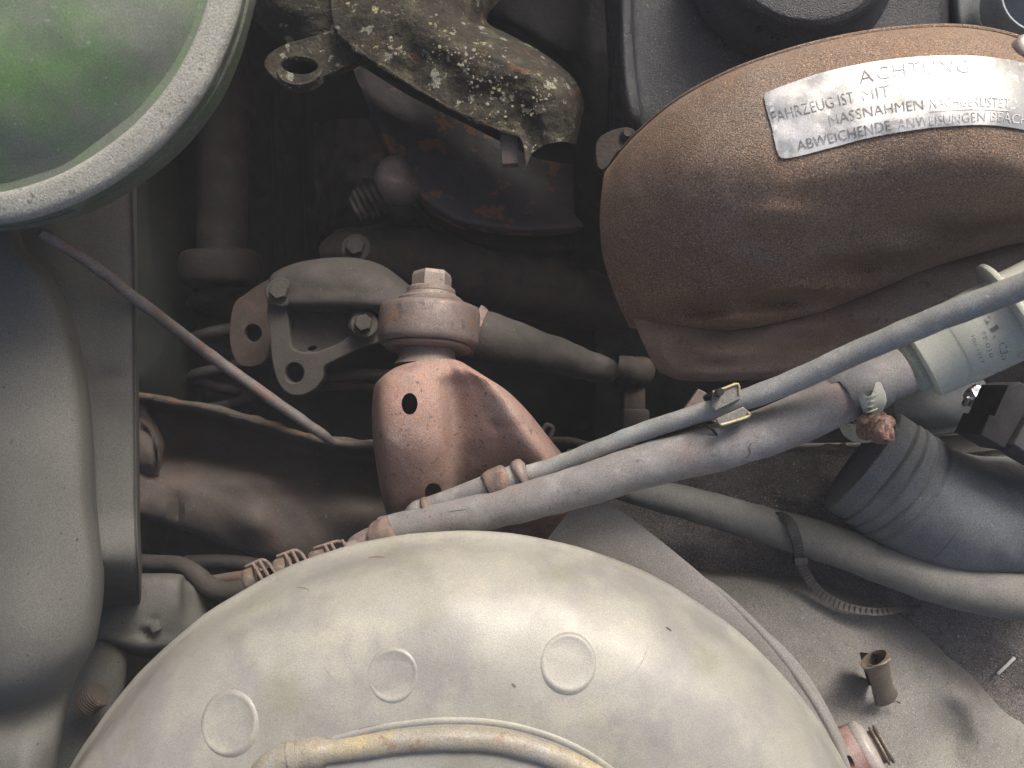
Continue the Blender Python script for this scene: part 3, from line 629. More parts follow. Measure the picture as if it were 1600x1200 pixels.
tag(rk, 'rough oily brown iron lump deep behind the small rubber boot', 'casting')

# deep dark shapes in the pit
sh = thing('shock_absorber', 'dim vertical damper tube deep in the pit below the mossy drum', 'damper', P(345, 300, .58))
mesh('damper_tube', tube([(352, 60, .60, 36), (350, 180, .58, 38), (348, 300, .575, 38), (347, 400, .57, 38)], 28, 4), M['shadebrown'], sh)
mesh('spring_seat', tube([(347, 395, .565, 50), (347, 402, .565, 62), (346, 438, .565, 64), (346, 448, .565, 55)], 32, 3), M['shadebrown'], sh)
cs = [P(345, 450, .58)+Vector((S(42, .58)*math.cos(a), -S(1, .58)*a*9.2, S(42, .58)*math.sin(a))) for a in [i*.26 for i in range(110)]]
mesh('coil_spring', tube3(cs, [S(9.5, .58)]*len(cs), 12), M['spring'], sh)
mesh('top_collar', tube([(352, 120, .60, 44), (352, 150, .59, 46), (352, 185, .585, 44)], 28, 3), M['shadebrown'], sh)
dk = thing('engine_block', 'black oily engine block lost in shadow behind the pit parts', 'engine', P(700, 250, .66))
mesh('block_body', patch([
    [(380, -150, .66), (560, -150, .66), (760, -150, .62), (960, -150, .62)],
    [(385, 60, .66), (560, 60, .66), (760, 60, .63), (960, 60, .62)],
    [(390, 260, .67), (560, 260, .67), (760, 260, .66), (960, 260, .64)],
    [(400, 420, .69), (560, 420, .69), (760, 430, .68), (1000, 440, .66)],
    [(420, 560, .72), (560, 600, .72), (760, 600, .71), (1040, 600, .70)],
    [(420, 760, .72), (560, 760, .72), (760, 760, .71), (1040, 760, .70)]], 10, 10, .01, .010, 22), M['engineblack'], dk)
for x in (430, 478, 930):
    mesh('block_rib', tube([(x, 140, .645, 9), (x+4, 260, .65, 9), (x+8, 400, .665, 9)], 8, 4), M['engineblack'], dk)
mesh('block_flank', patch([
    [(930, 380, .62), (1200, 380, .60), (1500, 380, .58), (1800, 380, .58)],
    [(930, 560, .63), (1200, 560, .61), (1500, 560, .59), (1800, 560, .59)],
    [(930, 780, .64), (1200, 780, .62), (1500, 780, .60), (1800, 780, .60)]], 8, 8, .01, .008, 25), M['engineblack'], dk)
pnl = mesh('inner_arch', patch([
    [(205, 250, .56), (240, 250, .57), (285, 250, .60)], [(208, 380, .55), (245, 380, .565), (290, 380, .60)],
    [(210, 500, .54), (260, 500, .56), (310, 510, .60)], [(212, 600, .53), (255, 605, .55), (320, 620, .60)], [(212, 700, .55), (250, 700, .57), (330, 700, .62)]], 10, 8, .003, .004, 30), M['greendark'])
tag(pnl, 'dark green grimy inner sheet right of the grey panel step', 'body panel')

# ---------------------------------------------------------------- steering gear casting
sg = thing('steering_gear', 'grimy grey cast gearbox with bolts and a holed lug left of the tall nut', 'gearbox', P(500, 480, .49))
mesh('casting_top', patch([
    [(418, 452, .515), (426, 428, .495), (470, 409, .485), (540, 402, .48), (596, 414, .482), (640, 446, .486)],
    [(417, 462, .49), (428, 440, .478), (472, 424, .470), (540, 418, .468), (594, 428, .470), (638, 456, .474)],
    [(418, 474, .486), (432, 462, .474), (476, 452, .466), (540, 450, .463), (598, 454, .465), (640, 468, .470)],
    [(420, 482, .487), (434, 480, .476), (478, 480, .468), (540, 482, .466), (600, 484, .466), (660, 486, .466)],
    [(423, 490, .50), (438, 491, .50), (480, 492, .50), (540, 494, .50), (600, 497, .50), (660, 500, .50)]], 7, 7, .004, .0012, 50), M['castiron'], sg)
mesh('lug', plate([(424, 478), (446, 482), (452, 500), (456, 540), (470, 552), (500, 552), (535, 538), (556, 522), (572, 528), (600, 520), (596, 532), (560, 545), (525, 562), (507, 572), (504, 592), (488, 610), (462, 616), (443, 602), (432, 570), (427, 520)], .478, .008, [(463, 583, 17, 18)], smooth=3, bevel=.0009), M['castiron'], sg)
mesh('web', plate([(436, 490), (560, 490), (566, 520), (520, 545), (470, 556), (446, 548)], .4845, .006, [(490, 545, 9, 5, -20)], smooth=2), M['castiron'], sg)
def bolt(px, py, d, r, m, parent, ax=(0.05, .15, 1), wash=1.55):
    c = P(px, py, d); ax = Vector(ax).normalized()
    bh_ = mesh('bolt_head', lathe(c+ax*.001, ax, [(S(r, d), 0), (S(r*1.02, d), .0035), (S(r*.88, d), .0046), (S(r*.3, d), .0047)], 6, ref=Vector((1, .3, 0))), m, parent, sharp=20)
    mesh('washer', lathe(c, ax, [(S(r*wash, d), -.002), (S(r*wash, d), .0004), (S(r*wash*.92, d), .001), (S(r*.8, d), .001)], 32), m, bh_)
bolt(438, 457, .470, 15, M['castiron'], sg)
bolt(569, 507, .468, 14, M['castiron'], sg)
mesh('bolt_boss', lathe(P(569, 507, .476), (0, .1, 1), [(S(24, .47), -.012), (S(23, .47), .004)], 28), M['castiron'], sg)
mesh('boss_arm', tube([(548, 500, .482, 12), (520, 490, .485, 12)], 12, 2), M['castiron'], sg)
gb = thing('gear_housing', 'dim brown cylindrical gear housing behind the tall nut', 'gearbox', P(640, 400, .53))
mesh('housing_barrel', tube([(520, 404, .545, 30), (548, 400, .54, 44), (640, 408, .54, 52), (760, 430, .545, 56), (880, 456, .55, 54), (980, 480, .56, 40)], 36, 6, jit=.002), M['grimy'], gb)
bolt(556, 388, .505, 15, M['grimy'], gb)
mesh('lower_rail', tube([(488, 592, .50, 8), (560, 584, .50, 8), (650, 588, .50, 8)], 12, 5), M['castiron'], gb)
mesh('lower_rail', tube([(480, 606, .505, 6), (560, 602, .505, 6), (640, 608, .505, 6)], 12, 5), M['rustplate'], gb)
lf = mesh('rust_lug', plate([(371, 480), (388, 462), (412, 444), (432, 436), (436, 470), (424, 500), (420, 545), (412, 566), (390, 572), (374, 562), (366, 530)], .53, .006, [(398, 521, 14, 15)], smooth=4, dx=.25), M['rustplate'])
tag(lf, 'brown rusty plate with a round hole left of the grey cast gearbox', 'plate')

# ---------------------------------------------------------------- bracket with stud and collar
bk = thing('rust_bracket', 'pinkish rust coloured pressed bracket with round holes in the middle', 'bracket', P(700, 700, .39))
rows = [
    [(604, 585, .405), (618, 574, .392), (648, 565, .386), (674, 562, .386), (696, 561, .388), (710, 562, .388), (722, 566, .394), (732, 572, .412)],
    [(588, 598, .405), (602, 588, .384), (640, 582, .378), (676, 579, .380), (700, 578, .384), (722, 578, .382), (746, 582, .382), (764, 592, .408)],
    [(583, 615, .405), (596, 612, .380), (640, 608, .374), (680, 606, .377), (706, 605, .387), (738, 603, .382), (774, 602, .378), (794, 612, .405)],
    [(581, 650, .405), (594, 650, .378), (640, 648, .372), (684, 646, .376), (710, 646, .390), (752, 642, .383), (800, 638, .376), (826, 644, .404)],
    [(583, 690, .408), (596, 690, .379), (640, 690, .373), (687, 692, .378), (714, 692, .394), (770, 688, .386), (828, 680, .379), (858, 684, .408)],
    [(588, 730, .415), (600, 730, .386), (644, 732, .380), (690, 735, .386), (720, 736, .402), (788, 730, .393), (856, 722, .386), (888, 722, .414)],
    [(594, 765, .425), (606, 766, .396), (650, 768, .390), (692, 770, .396), (724, 772, .412), (804, 770, .403), (880, 762, .397), (914, 762, .424)],
    [(603, 800, .435), (615, 802, .408), (656, 805, .402), (696, 810, .408), (730, 812, .422), (820, 810, .412), (900, 802, .408), (936, 802, .432)],
    [(618, 850, .445), (628, 852, .420), (664, 855, .414), (700, 860, .418), (736, 862, .430), (836, 858, .424), (916, 852, .420), (952, 850, .44)]]
bkm = mesh('pressed_plate', patch(rows, 8, 8, .0022, .0006, 60, bumps=[(690, 585, 20, .002), (775, 665, 16, -.0012)]), M['bracket'], bk)
def cut(ob, px, py, d, rx, ry):
    me = ob.data; c = P(px, py, d)-Vector(ob['_o'])
    vdir = (P(px, py, d)-Vector((0, 0, 1))).normalized()
    v = []
    for e in (-.02, .02):
        for k in range(32):
            a = 2*math.pi*k/32; v.append(c+vdir*e+Vector((S(rx, d)*math.cos(a), S(ry, d)*math.sin(a), 0)))
    f = [(k, (k+1) % 32, 32+(k+1) % 32, 32+k) for k in range(32)]+[tuple(range(31, -1, -1)), tuple(range(32, 64))]
    m2 = bpy.data.meshes.new('cut'); m2.from_pydata(v, [], f); m2.update()
    bm = bmesh.new(); bm.from_mesh(m2); bmesh.ops.recalc_face_normals(bm, faces=bm.faces[:]); bm.to_mesh(m2); bm.free()
    co = bpy.data.objects.new('cut', m2); bpy.context.collection.objects.link(co)
    co.matrix_world = Matrix.Translation(Vector(ob['_o']))
    bpy.context.view_layer.update()
    md = ob.modifiers.new('b', 'BOOLEAN'); md.operation = 'DIFFERENCE'; md.object = co; md.solver = 'EXACT'
    bpy.context.view_layer.update()
    nm = bpy.data.meshes.new_from_object(ob.evaluated_get(bpy.context.evaluated_depsgraph_get()))
    ob.modifiers.clear(); ob.data = nm; bpy.data.objects.remove(co)
    nm.set_sharp_from_angle(angle=math.radians(38))
cut(bkm, 640, 631, .375, 12.5, 17)
cut(bkm, 677, 769, .398, 13, 14)
ax = Vector((.04, 1, -.16)).normalized(); s4 = S(1, .402)
base = P(668, 560, .402)
def stk(name, prof, m, seg=56, sharp=38, j=.0004): return mesh(name, lathe(base, ax, [(r*s4, h*s4) for r, h in prof], seg, jit=j), m, bk, sharp=sharp)
stk('neck', crpath([(52, -14), (46, -4), (43, 6), (43, 18), (46, 26)], 3), M['studm'])
stk('lower_ring', crpath([(50, 11), (60, 12), (67, 14), (67, 19), (60, 23)], 3), M['collar'])
stk('collar', [(62, 20), (72, 19), (76, 21.5), (78, 27), (79, 34), (79, 70), (78, 76), (75, 80), (70, 82), (58, 84), (46, 85)], M['collar'], sharp=50)
stk('washer', [(50, 84), (51, 86), (51, 93), (49, 95), (42, 96), (41, 97), (40, 102), (36, 104)], M['studm'], sharp=30)
stk('nut_flange', [(36, 102), (38, 104), (38, 110), (34, 113), (28, 114)], M['studm'], sharp=30)
stk('nut', [(31, 110), (31.5, 113), (31.5, 132), (29, 138), (12, 139.5)], M['studm'], 6, 15, 0)
arm2 = mesh('lever_arm', tube([(700, 508, .43, 40), (742, 522, .43, 41), (800, 537, .437, 36), (860, 553, .445, 29), (910, 568, .452, 25), (945, 578, .457, 21), (960, 584, .46, 14), (966, 587, .46, 4)], 32, 6, jit=.001), M['castiron'])
tag(arm2, 'thick tapering brown steel arm running right from behind the round collar', 'arm')
wl = mesh('weld_ring', tube([(738, 519, .427, 44), (744, 521, .427, 45), (750, 523, .427, 42)], 28, 4, jit=.003), M['rusty']); tag(wl, 'orange rusty weld ring where the tapering arm meets the collar', 'weld')
jl = thing('joint_link', 'brown hanging link with a square end below the tapering arm tip', 'link', P(985, 610, .47))
mesh('link_head', tube([(962, 578, .475, 22), (985, 583, .475, 27), (1008, 585, .475, 24), (1020, 588, .475, 14)], 20, 4, jit=.002), M['grimy'], jl)
mesh('link_shank', box(P(990, 625, .475), S(34, .475), S(66, .475), .008, None, .0015), M['rustplate'], jl)
mesh('link_foot', box(P(992, 658, .47), S(42, .47), S(38, .47), .012, None, .002), M['beam'], jl)
ek = mesh('small_eyelet', tube([(848, 672, .43, 4), (855, 664, .43, 4), (864, 670, .43, 4), (860, 682, .43, 4)], 10, 5), M['castiron']); tag(ek, 'tiny wire eyelet at the right shoulder of the rust bracket', 'eyelet')

# ---------------------------------------------------------------- crossmember beam
bmx = thing('crossmember', 'long dirty brown pressed steel crossmember running behind the rust bracket', 'crossmember', P(450, 740, .52))
beam = mesh('beam_web', patch([
    [(205, 618, .50), (260, 628, .50), (330, 642, .50), (400, 660, .50), (480, 686, .49), (560, 696, .49), (700, 694, .49), (860, 692, .49), (960, 702, .49), (1090, 706, .49)],
    [(205, 628, .535), (260, 640, .54), (330, 655, .54), (400, 674, .54), (480, 698, .53), (560, 708, .53), (700, 706, .52), (860, 704, .52), (960, 712, .52), (1090, 718, .51)],
    [(205, 665, .53), (260, 680, .545), (330, 695, .545), (400, 710, .54), (480, 728, .53), (560, 738, .53), (700, 736, .52), (860, 734, .52), (960, 742, .52), (1090, 748, .51)],
    [(205, 720, .51), (260, 722, .525), (330, 728, .528), (400, 745, .525), (480, 770, .52), (560, 780, .515), (700, 776, .51), (860, 774, .51), (960, 782, .51), (1090, 788, .51)],
    [(205, 765, .505), (260, 768, .512), (330, 775, .515), (400, 790, .515), (480, 815, .515), (560, 820, .51), (700, 818, .51), (860, 816, .51), (960, 822, .51), (1090, 826, .51)],
    [(205, 802, .51), (260, 816, .516), (330, 838, .52), (400, 862, .52), (480, 884, .52), (560, 884, .52), (700, 880, .52), (860, 876, .52), (960, 876, .52), (1090, 876, .52)],
    [(205, 806, .55), (260, 820, .55), (330, 843, .55), (400, 868, .55), (480, 894, .55), (560, 894, .55), (700, 890, .55), (860, 886, .55), (960, 886, .55), (1090, 886, .55)]], 7, 8, .003, .003, 28,
    bumps=[(392, 812, 52, .010, .9), (400, 750, 90, .004, .3), (560, 800, 70, .008, 1.0), (275, 800, 14, -.006, 3)]), M['beam'], bmx)
lp = crpath([(205, 616, .498, 5), (260, 625, .497, 5), (330, 638, .497, 6), (400, 656, .497, 6), (480, 682, .488, 6), (560, 692, .488, 6), (700, 690, .488, 6), (860, 688, .488, 6), (960, 699, .488, 6), (1090, 703, .488, 6)], 14)
mesh('top_lip', tube(lp, 10, raw=True, jit=.0012), M['beamlip'], bmx)
mesh('end_flange', patch([[(208, 628, .506), (228, 632, .507), (240, 640, .515)], [(210, 670, .504), (238, 680, .505), (256, 690, .515)], [(212, 720, .504), (238, 724, .505), (252, 722, .515)], [(212, 745, .512), (234, 745, .512), (248, 742, .515)]], 8, 8, .002, .003, 60), M['beam'], bmx)
mesh('weld_bead', tube([(222, 658, .503, 2.5), (236, 672, .503, 3), (246, 695, .503, 3), (250, 720, .503, 2)], 8, 6, jit=.002), M['rustplate'], bmx)

# ---------------------------------------------------------------- thin steel rod on the left
rod = mesh('thin_rod', tube([(62, 362, .308, 7.5), (130, 404, .322, 9), (230, 480, .348, 9.3), (330, 556, .385, 9.3), (430, 628, .405, 9), (500, 676, .42, 8.5), (526, 692, .43, 6), (600, 696, .45, 5)], 14, 10, jit=.0004), mat('rusty_grey_rod', (.16, .145, .14), .25, 120, [((.17, .105, .08), 70, .50, .12, .7), ((.40, .38, .40), 250, .66, .05, .7)], .6, .2, bump=(900, .0003)))
tag(rod, 'thin straight rusty grey rod slanting from under the mossy drum to the bracket', 'rod')

# ---------------------------------------------------------------- lower left bits
bxp = thing('box_bracket', 'grey pressed box bracket between the left panel and the cream dome', 'bracket', P(230, 950, .40))
mesh('pressed_box', patch([
    [(160, 912, .42), (172, 898, .405), (230, 896, .402), (280, 897, .403), (292, 906, .415), (310, 912, .42)],
    [(163, 920, .402), (176, 910, .392), (230, 906, .390), (276, 908, .391), (290, 916, .402), (318, 925, .415)],
    [(158, 950, .398), (172, 948, .388), (230, 945, .386), (275, 945, .388), (292, 950, .40), (325, 950, .415)],
    [(148, 985, .396), (162, 984, .386), (225, 985, .386), (265, 985, .390), (300, 985, .40), (330, 985, .415)],
    [(148, 998, .398), (166, 1002, .389), (215, 1018, .390), (255, 1018, .395), (300, 1018, .405), (330, 1018, .42)],
    [(150, 1004, .43), (168, 1010, .43), (215, 1026, .43), (255, 1028, .43), (300, 1028, .43), (330, 1028, .43)]], 7, 8, .002, .0008, 40, bumps=[(228, 990, 10, -.004, 1.4), (240, 968, 14, -.0015, .8)]), M['wing'], bxp)
mesh('rib_tab', box(P(243, 978, .385), .004, .005, .004, Matrix.Rotation(.4, 4, 'Z'), .0008), M['wingside'], bxp)
tb = thing('plugged_tube', 'short grey tube with a brown threaded plug at the lower left of the dome', 'tube', P(150, 1060, .385))
mesh('tube_body', tube([(168, 1012, .40, 14), (168, 1020, .393, 26), (162, 1045, .392, 33), (148, 1085, .392, 40), (128, 1140, .393, 50), (105, 1210, .395, 60), (90, 1280, .395, 60)], 32, 6, jit=.0008), M['wing'], tb)
cs = []; rs = []
for i in range(30):
    t = i/29; cs.append(P(156-24*t, 1083+18*t, .368)); rs.append(S(20, .37)*(1+.05*math.cos(i*1.5)) if 0 < i < 29 else S(15, .37))
mesh('threaded_plug', tube3(cs, rs, 26, jit=.0008), M['beam'], tb)
h1 = mesh('dark_hose', tube([(200, 876, .43, 12), (240, 880, .425, 13), (278, 882, .42, 13), (305, 896, .415, 14), (325, 914, .41, 15), (350, 924, .405, 15), (390, 918, .40, 15), (440, 905, .40, 15)], 20, 8), M['castiron'])
tag(h1, 'dark bent pipe dipping behind the left shoulder of the cream dome', 'pipe')
h2 = mesh('dark_hose', tube([(290, 880, .45, 12), (340, 878, .45, 12), (400, 884, .45, 12), (450, 900, .45, 12)], 16, 6), M['spring'])
tag(h2, 'second darker pipe just above the bent pipe left of the perforated clips', 'pipe')
h3 = mesh('low_hose', tube([(330, 908, .43, 9), (390, 900, .42, 10), (440, 895, .42, 10)], 14, 5), M['collar'])
tag(h3, 'short violet-grey tube end meeting the leftmost perforated clip', 'pipe')
# perforated clips along the dome edge
labs = ['leftmost perforated rusty clip on the upper left edge of the cream dome', 'second perforated rusty clip from the left on the edge of the cream dome', 'third and longest perforated rusty clip from the left on the dome edge']
for i, (cx, cy, ln, hh, an) in enumerate([(404, 898, 46, 30, -24), (453, 883, 50, 30, -20), (514, 868, 64, 27, -17)]):
    c = P(cx, cy, .372); k = thing('perforated_clip', labs[i], 'clip', c, 'perforated clips along the dome edge')
    a = math.radians(an); ux, uy = math.cos(a), math.sin(a)
    def L(u, v_, d=.372): return (cx+ux*u+uy*v_, cy+uy*u-ux*v_, d)
    mesh('clip_barrel', tube([L(-ln*.5, -4)+(hh*.30,), L(-ln*.46, -4)+(hh*.6,), L(-ln*.3, -4)+(hh*.72,), L(-ln*.02, -4)+(hh*.72,)], 22, 5), M['tab'], k)
    mesh('clip_core', tube([L(0, -8)+(hh*.4,), L(ln*.5, -8)+(hh*.4,)], 16, 3), M['shadebrown'], k)
    for u in ((-.02, .22) if i < 2 else (-.02, .14, .42)):
        mesh('clip_bar', tube([L(ln*u, hh*.6, .369)+(2.6,), L(ln*(u+.05), 0, .363)+(2.6,), L(ln*(u+.07), -hh*.5, .363)+(2.6,)], 8, 5), M['rusty'], k)
    mesh('clip_bar', tube([L(-ln*.3, hh*.66, .370)+(2.2,), L(0, hh*.66, .370)+(2.6,), L(ln*.32, hh*.62, .370)+(2.8,), L(ln*.47, hh*.3, .369)+(2.8,), L(ln*.54, -hh*.3, .366)+(2.4,)], 8, 6), M['rusty'], k)

# ---------------------------------------------------------------- big hose
HP = [(548, 862, .40), (600, 832, .395), (680, 815, .385), (760, 799, .375), (850, 776, .365), (930, 753, .357), (1010, 727, .352), (1120, 699, .345), (1210, 670, .340), (1290, 635, .335), (1350, 605, .332), (1412, 578, .330)]
RH = .0090
hp = [(a, b, c, (26+12*min(1, max(0, (a-600)/560)))) for a, b, c in HP]
bh = mesh('large_hose', tube(hp[1:], 30, 8, jit=.0004), M['hose'])
tag(bh, 'thick dusty grey rubber hose crossing the middle above the cream dome', 'hose')
he = thing('hose_end', 'crimped hose end with a crusty orange ring at the top of the cream dome', 'hose fitting', P(580, 846, .39))
mesh('crimp_ring', tube([(586, 846, .390, 22), (592, 842, .390, 27), (604, 836, .388, 28), (612, 832, .387, 28), (616, 830, .387, 24)], 28, 4, jit=.0016), M['rusty'], he)
mesh('end_tube', tube([(545, 866, .395, 12), (556, 860, .394, 21), (572, 852, .392, 24), (594, 842, .392, 24)], 24, 4), M['studm'], he)
mesh('end_clip', tube([(530, 872, .372, 10), (540, 866, .372, 16), (556, 860, .372, 17), (566, 858, .372, 10)], 20, 4), M['studm'], he)
# ---------------------------------------------------------------- thin fuel line
fl = mesh('fuel_line', tube([(826, 740, .372, 14), (870, 727, .37, 14.5), (930, 703, .362, 14), (1000, 676, .353, 14.5), (1080, 650, .343, 15), (1150, 629, .335, 16.5), (1230, 600, .325, 18), (1350, 546, .310, 19), (1460, 500, .295, 20), (1560, 462, .283, 21), (1680, 415, .27, 22), (1900, 330, .258, 23), (2200, 220, .25, 24)], 26, 10, jit=.0003), M['thinhose'])
tag(fl, 'slim pale grey fuel line slanting over the thick hose to the right edge', 'fuel line')
ff_ = thing('line_fitting', 'ribbed brown fitting where the slim fuel line meets its sleeve', 'fitting', P(790, 752, .372))
mesh('sleeve', tube([(640, 806, .392, 12), (652, 799, .391, 17), (668, 794, .390, 17), (720, 776, .384, 18), (768, 760, .378, 21)], 26, 6), M['hose'], ff_)
mesh('sleeve_ring', tube([(662, 798, .389, 18), (665, 797, .389, 20), (669, 795, .389, 20), (672, 794, .389, 18)], 24, 3), M['rusty'], ff_)
mesh('outer_nut', tube([(764, 762, .377, 21), (767, 760, .377, 25), (779, 755, .376, 26), (789, 751, .375, 26), (792, 750, .375, 22)], 28, 4, jit=.0008), M['rusty'], ff_)
mesh('nut_neck', tube([(788, 752, .375, 20), (814, 743, .374, 21)], 24, 3), M['hose'], ff_)
mesh('flange_ring', tube([(808, 746, .373, 18), (811, 744, .373, 25), (816, 742, .373, 26), (820, 741, .373, 23), (824, 740, .373, 17)], 28, 4), M['studm'], ff_)
# retaining clip on the line
rc = thing('line_clip', 'bent bronze retaining clip gripping the slim fuel line', 'clip', P(1122, 640, .335))
def quad(pts, d, th=.0012): return plate(pts, d, th, smooth=1, bevel=.0003)
mesh('clip_tab', quad([(1115, 611), (1152, 600), (1155, 622), (1118, 640), (1112, 634)], .3305, .0015), M['yellowclip'], rc)
mesh('clip_edge', tube([(1114, 613, .3290, 2.2), (1134, 606, .3290, 2.2), (1153, 600, .3290, 2.2), (1155, 616, .3290, 1.6)], 8, 3), M['clipedge'], rc)
mesh('clip_tab', quad([(1120, 655), (1160, 637), (1171, 646), (1168, 652), (1130, 665), (1124, 664)], .3305, .0015), M['yellowclip'], rc)
mesh('clip_edge', tube([(1126, 664, .3290, 2.4), (1148, 658, .3290, 2.4), (1170, 650, .3290, 2.4), (1169, 644, .3290, 1.6)], 8, 3), M['clipedge'], rc)
mesh('clip_back', quad([(1071, 637), (1091, 609), (1101, 614), (1116, 632), (1120, 660), (1090, 650)], .352, .002), M['collar'], rc)
mesh('clip_arm', tube([(1104, 622, .345, 6), (1118, 616, .335, 7), (1126, 612, .32, 6)], 8, 4), M['spring'], rc)
mesh('clip_foot', patch([[(1085, 668, .352), (1100, 664, .345), (1128, 664, .338), (1156, 662, .336)], [(1092, 676, .352), (1106, 676, .345), (1134, 678, .338), (1148, 674, .337)], [(1104, 684, .354), (1116, 686, .348), (1126, 688, .342), (1134, 684, .34)]], 6, 6, .0015), M['yellowclip'], rc)
mesh('clip_fold', tube([(1100, 662, .338, 2), (1114, 672, .337, 2.2), (1125, 688, .338, 1.6)], 8, 4), M['spring'], rc)

# ---------------------------------------------------------------- clamp, filter
hcl = thing('hose_clamp', 'zinc worm clamp with eared plate around the thick hose end', 'hose clamp', P(1345, 620, .335))
mesh('band', tube([(1318, 622, .333, 38.5), (1321, 620, .333, 40.5), (1345, 609, .332, 41.5), (1366, 600, .332, 41), (1369, 598, .332, 38.5)], 40, 4), M['cuff'], hcl)
mesh('ear_plate', patch([[(1340, 613, 00.3194), (1349, 613, 00.3174), (1356, 619, 00.3164), (1363, 614, 00.3164), (1369, 598, 00.3174), (1376, 598, 00.3184), (1380, 606, 00.3209)],
    [(1343, 628, 00.3194), (1350, 628, 00.3174), (1358, 628, 00.3164), (1366, 626, 00.3164), (1374, 622, 00.3174), (1382, 618, 00.3199), (1384, 616, 00.3219)],
    [(1348, 642, 00.3219), (1354, 642, 00.3199), (1360, 642, 00.3189), (1366, 640, 00.3189), (1374, 636, 00.3204), (1382, 632, 00.3229), (1385, 630, 00.3249)],
    [(1348, 658, 00.3279), (1352, 656, 00.3259), (1358, 654, 00.3259), (1362, 652, 00.3259), (1370, 648, 00.3269), (1376, 645, 00.3289), (1379, 643, 00.3309)]], 5, 6, .0012), M['clampm'], hcl)
for k in range(4):
    mesh('embossed_rib', tube([(1353, 622+k*7.5, 00.3164+.0009*k, 1.2), (1362, 620+k*7.5, 00.3154+.0009*k, 1.6), (1371, 616+k*7.5, 00.3169+.0009*k, 1.2)], 8, 4), M['clampm'], hcl)
mesh('band_loop', tube([(1335, 660, .335, 2), (1342, 668, .325, 2.2), (1350, 672, .318, 2)], 8, 4), M['clampm'], hcl)
mesh('band_tail', patch([[(1310, 664, .352), (1330, 662, .343), (1346, 668, .335)], [(1318, 680, .355), (1340, 684, .345), (1356, 684, .335)], [(1332, 690, .36), (1352, 692, .35), (1364, 690, .34)]], 6, 6, .001), M['clampm'], hcl)
sc = thing('clamp_screw', 'crumbly rusty cross slotted screw head hanging below the thick hose clamp', 'screw', P(1385, 668, .315))
mesh('screw_barrel', tube([(1346, 664, .324, 12), (1352, 666, .322, 20), (1366, 668, .318, 21), (1380, 669, .315, 22)], 24, 4, jit=.004), M['rustscrew'], sc)
hd = P(1388, 669, .310); hax = Vector((.35, 0, 1)).normalized()
hm = mesh('screw_head', lathe(hd, hax, crpath([(S(19, .31), -.006), (S(23, .31), -.003), (S(22.5, .31), .001), (S(18, .31), .0026), (S(8, .31), .003), (.0003, .003)], 3), 30, jit=.0035), M['rustscrew'], sc)
for an in (35, 125):
    mesh('slot', box(hd+hax*.0020, .0056, .0011, .0012, Matrix.Rotation(math.radians(an), 4, 'Z')), M['spring'], sc)
fx = thing('fuel_filter', 'cloudy cream plastic inline fuel filter with faded print at the right edge', 'fuel filter', P(1500, 540, .335))
fa = (P(1560, 505, .330)-P(1455, 557, .338)).normalized(); fo = P(1400, 584, .341); u_ = S(1, .336)
def fl_(n, pr, m, seg=56): return mesh(n, lathe(fo, fa, [(r*u_, h*u_) for r, h in pr], seg), m, fx)
fl_('neck', crpath([(24, -10), (30, 0), (34, 10), (38, 18), (44, 26), (46, 40)], 3), M['filtercap'])
fb = fl_('body', [(44, 36), (58, 38), (61, 41), (64, 90), (64.6, 91.5), (66, 94), (66.5, 150), (67, 178)], M['filter'])
fl_('flange', [(66, 174), (74, 175), (88, 177), (91, 178.5), (91.5, 182), (91, 185), (88, 187), (80, 188), (66, 190)], M['filter'])
fl_('far_body', [(68, 188), (66, 320), (50, 336)], M['filter'])
fv = bvh(fb)
def ftext(s, x0, y0, x1, y1, cap, mt):
    dx, dy = x1-x0, y1-y0; l = math.hypot(dx, dy); dx /= l; dy /= l
    pv, f = text_px(s, lambda x, y: (x0+dx*x*l+dy*y/.69*cap, y0+dy*x*l-dx*y/.69*cap))
    mesh('print', decal(fv, pv, f, .0002), mt, fx)
# lines run down across the barrel, letter tops towards the flange
ftext('C3n', 1560, 535, 1564, 562, 12, M['print'])
ftext('FF·010', 1532, 519, 1547, 559, 7, M['print'])
ftext('100·1017', 1516, 523, 1533, 568, 6, M['print'])
for poly in ([(1538, 499), (1545, 493), (1549, 497), (1543, 508)], [(1546, 514), (1558, 507), (1561, 513), (1551, 520)], [(1551, 525), (1555, 523), (1556, 527), (1553, 528)]):
    mesh('print', decal(fv, poly, [tuple(range(4))], .0002), M['print'], fx)

# ---------------------------------------------------------------- black elbow duct & neighbours
ed = thing('duct_elbow', 'big dusty black plastic duct with grooved cuff at the right edge', 'duct', P(1450, 780, .40))
EP = [(1344, 718, .405, 93), (1390, 750, .402, 94), (1440, 782, .402, 95), (1500, 802, .402, 95), (1560, 806, .402, 93), (1640, 800, .402, 93), (1740, 785, .402, 93)]
q = crpath(EP, 40); qs = []; acc = 0
for i, e in enumerate(q):
    if i: acc += math.dist(e[:2], q[i-1][:2])
    rr = 1.0
    if acc < 6: rr = .93+.07*math.sin(acc/6*math.pi/2)
    for gpos in (34, 50, 66, 82):
        rr -= (.034 if gpos < 83 else .015)*math.exp(-((acc-gpos)/1.7)**2)
        rr += .010*math.exp(-((acc-gpos-4.5)/2.4)**2)
    if acc > 96: rr *= .985
    qs.append((e[0], e[1], e[2], e[3]*rr))
mesh('grooved_cuff', tube([e for e, a_ in zip(qs, range(999)) if a_ <= 92], 72, raw=True, jit=.0006), M['blackplastic'], ed, sharp=80)
dbody = mesh('duct_body', tube([e for e, a_ in zip(qs, range(999)) if a_ >= 90 and a_ % 4 == 0], 72, raw=True, jit=.0006), M['blackplastic'], ed)
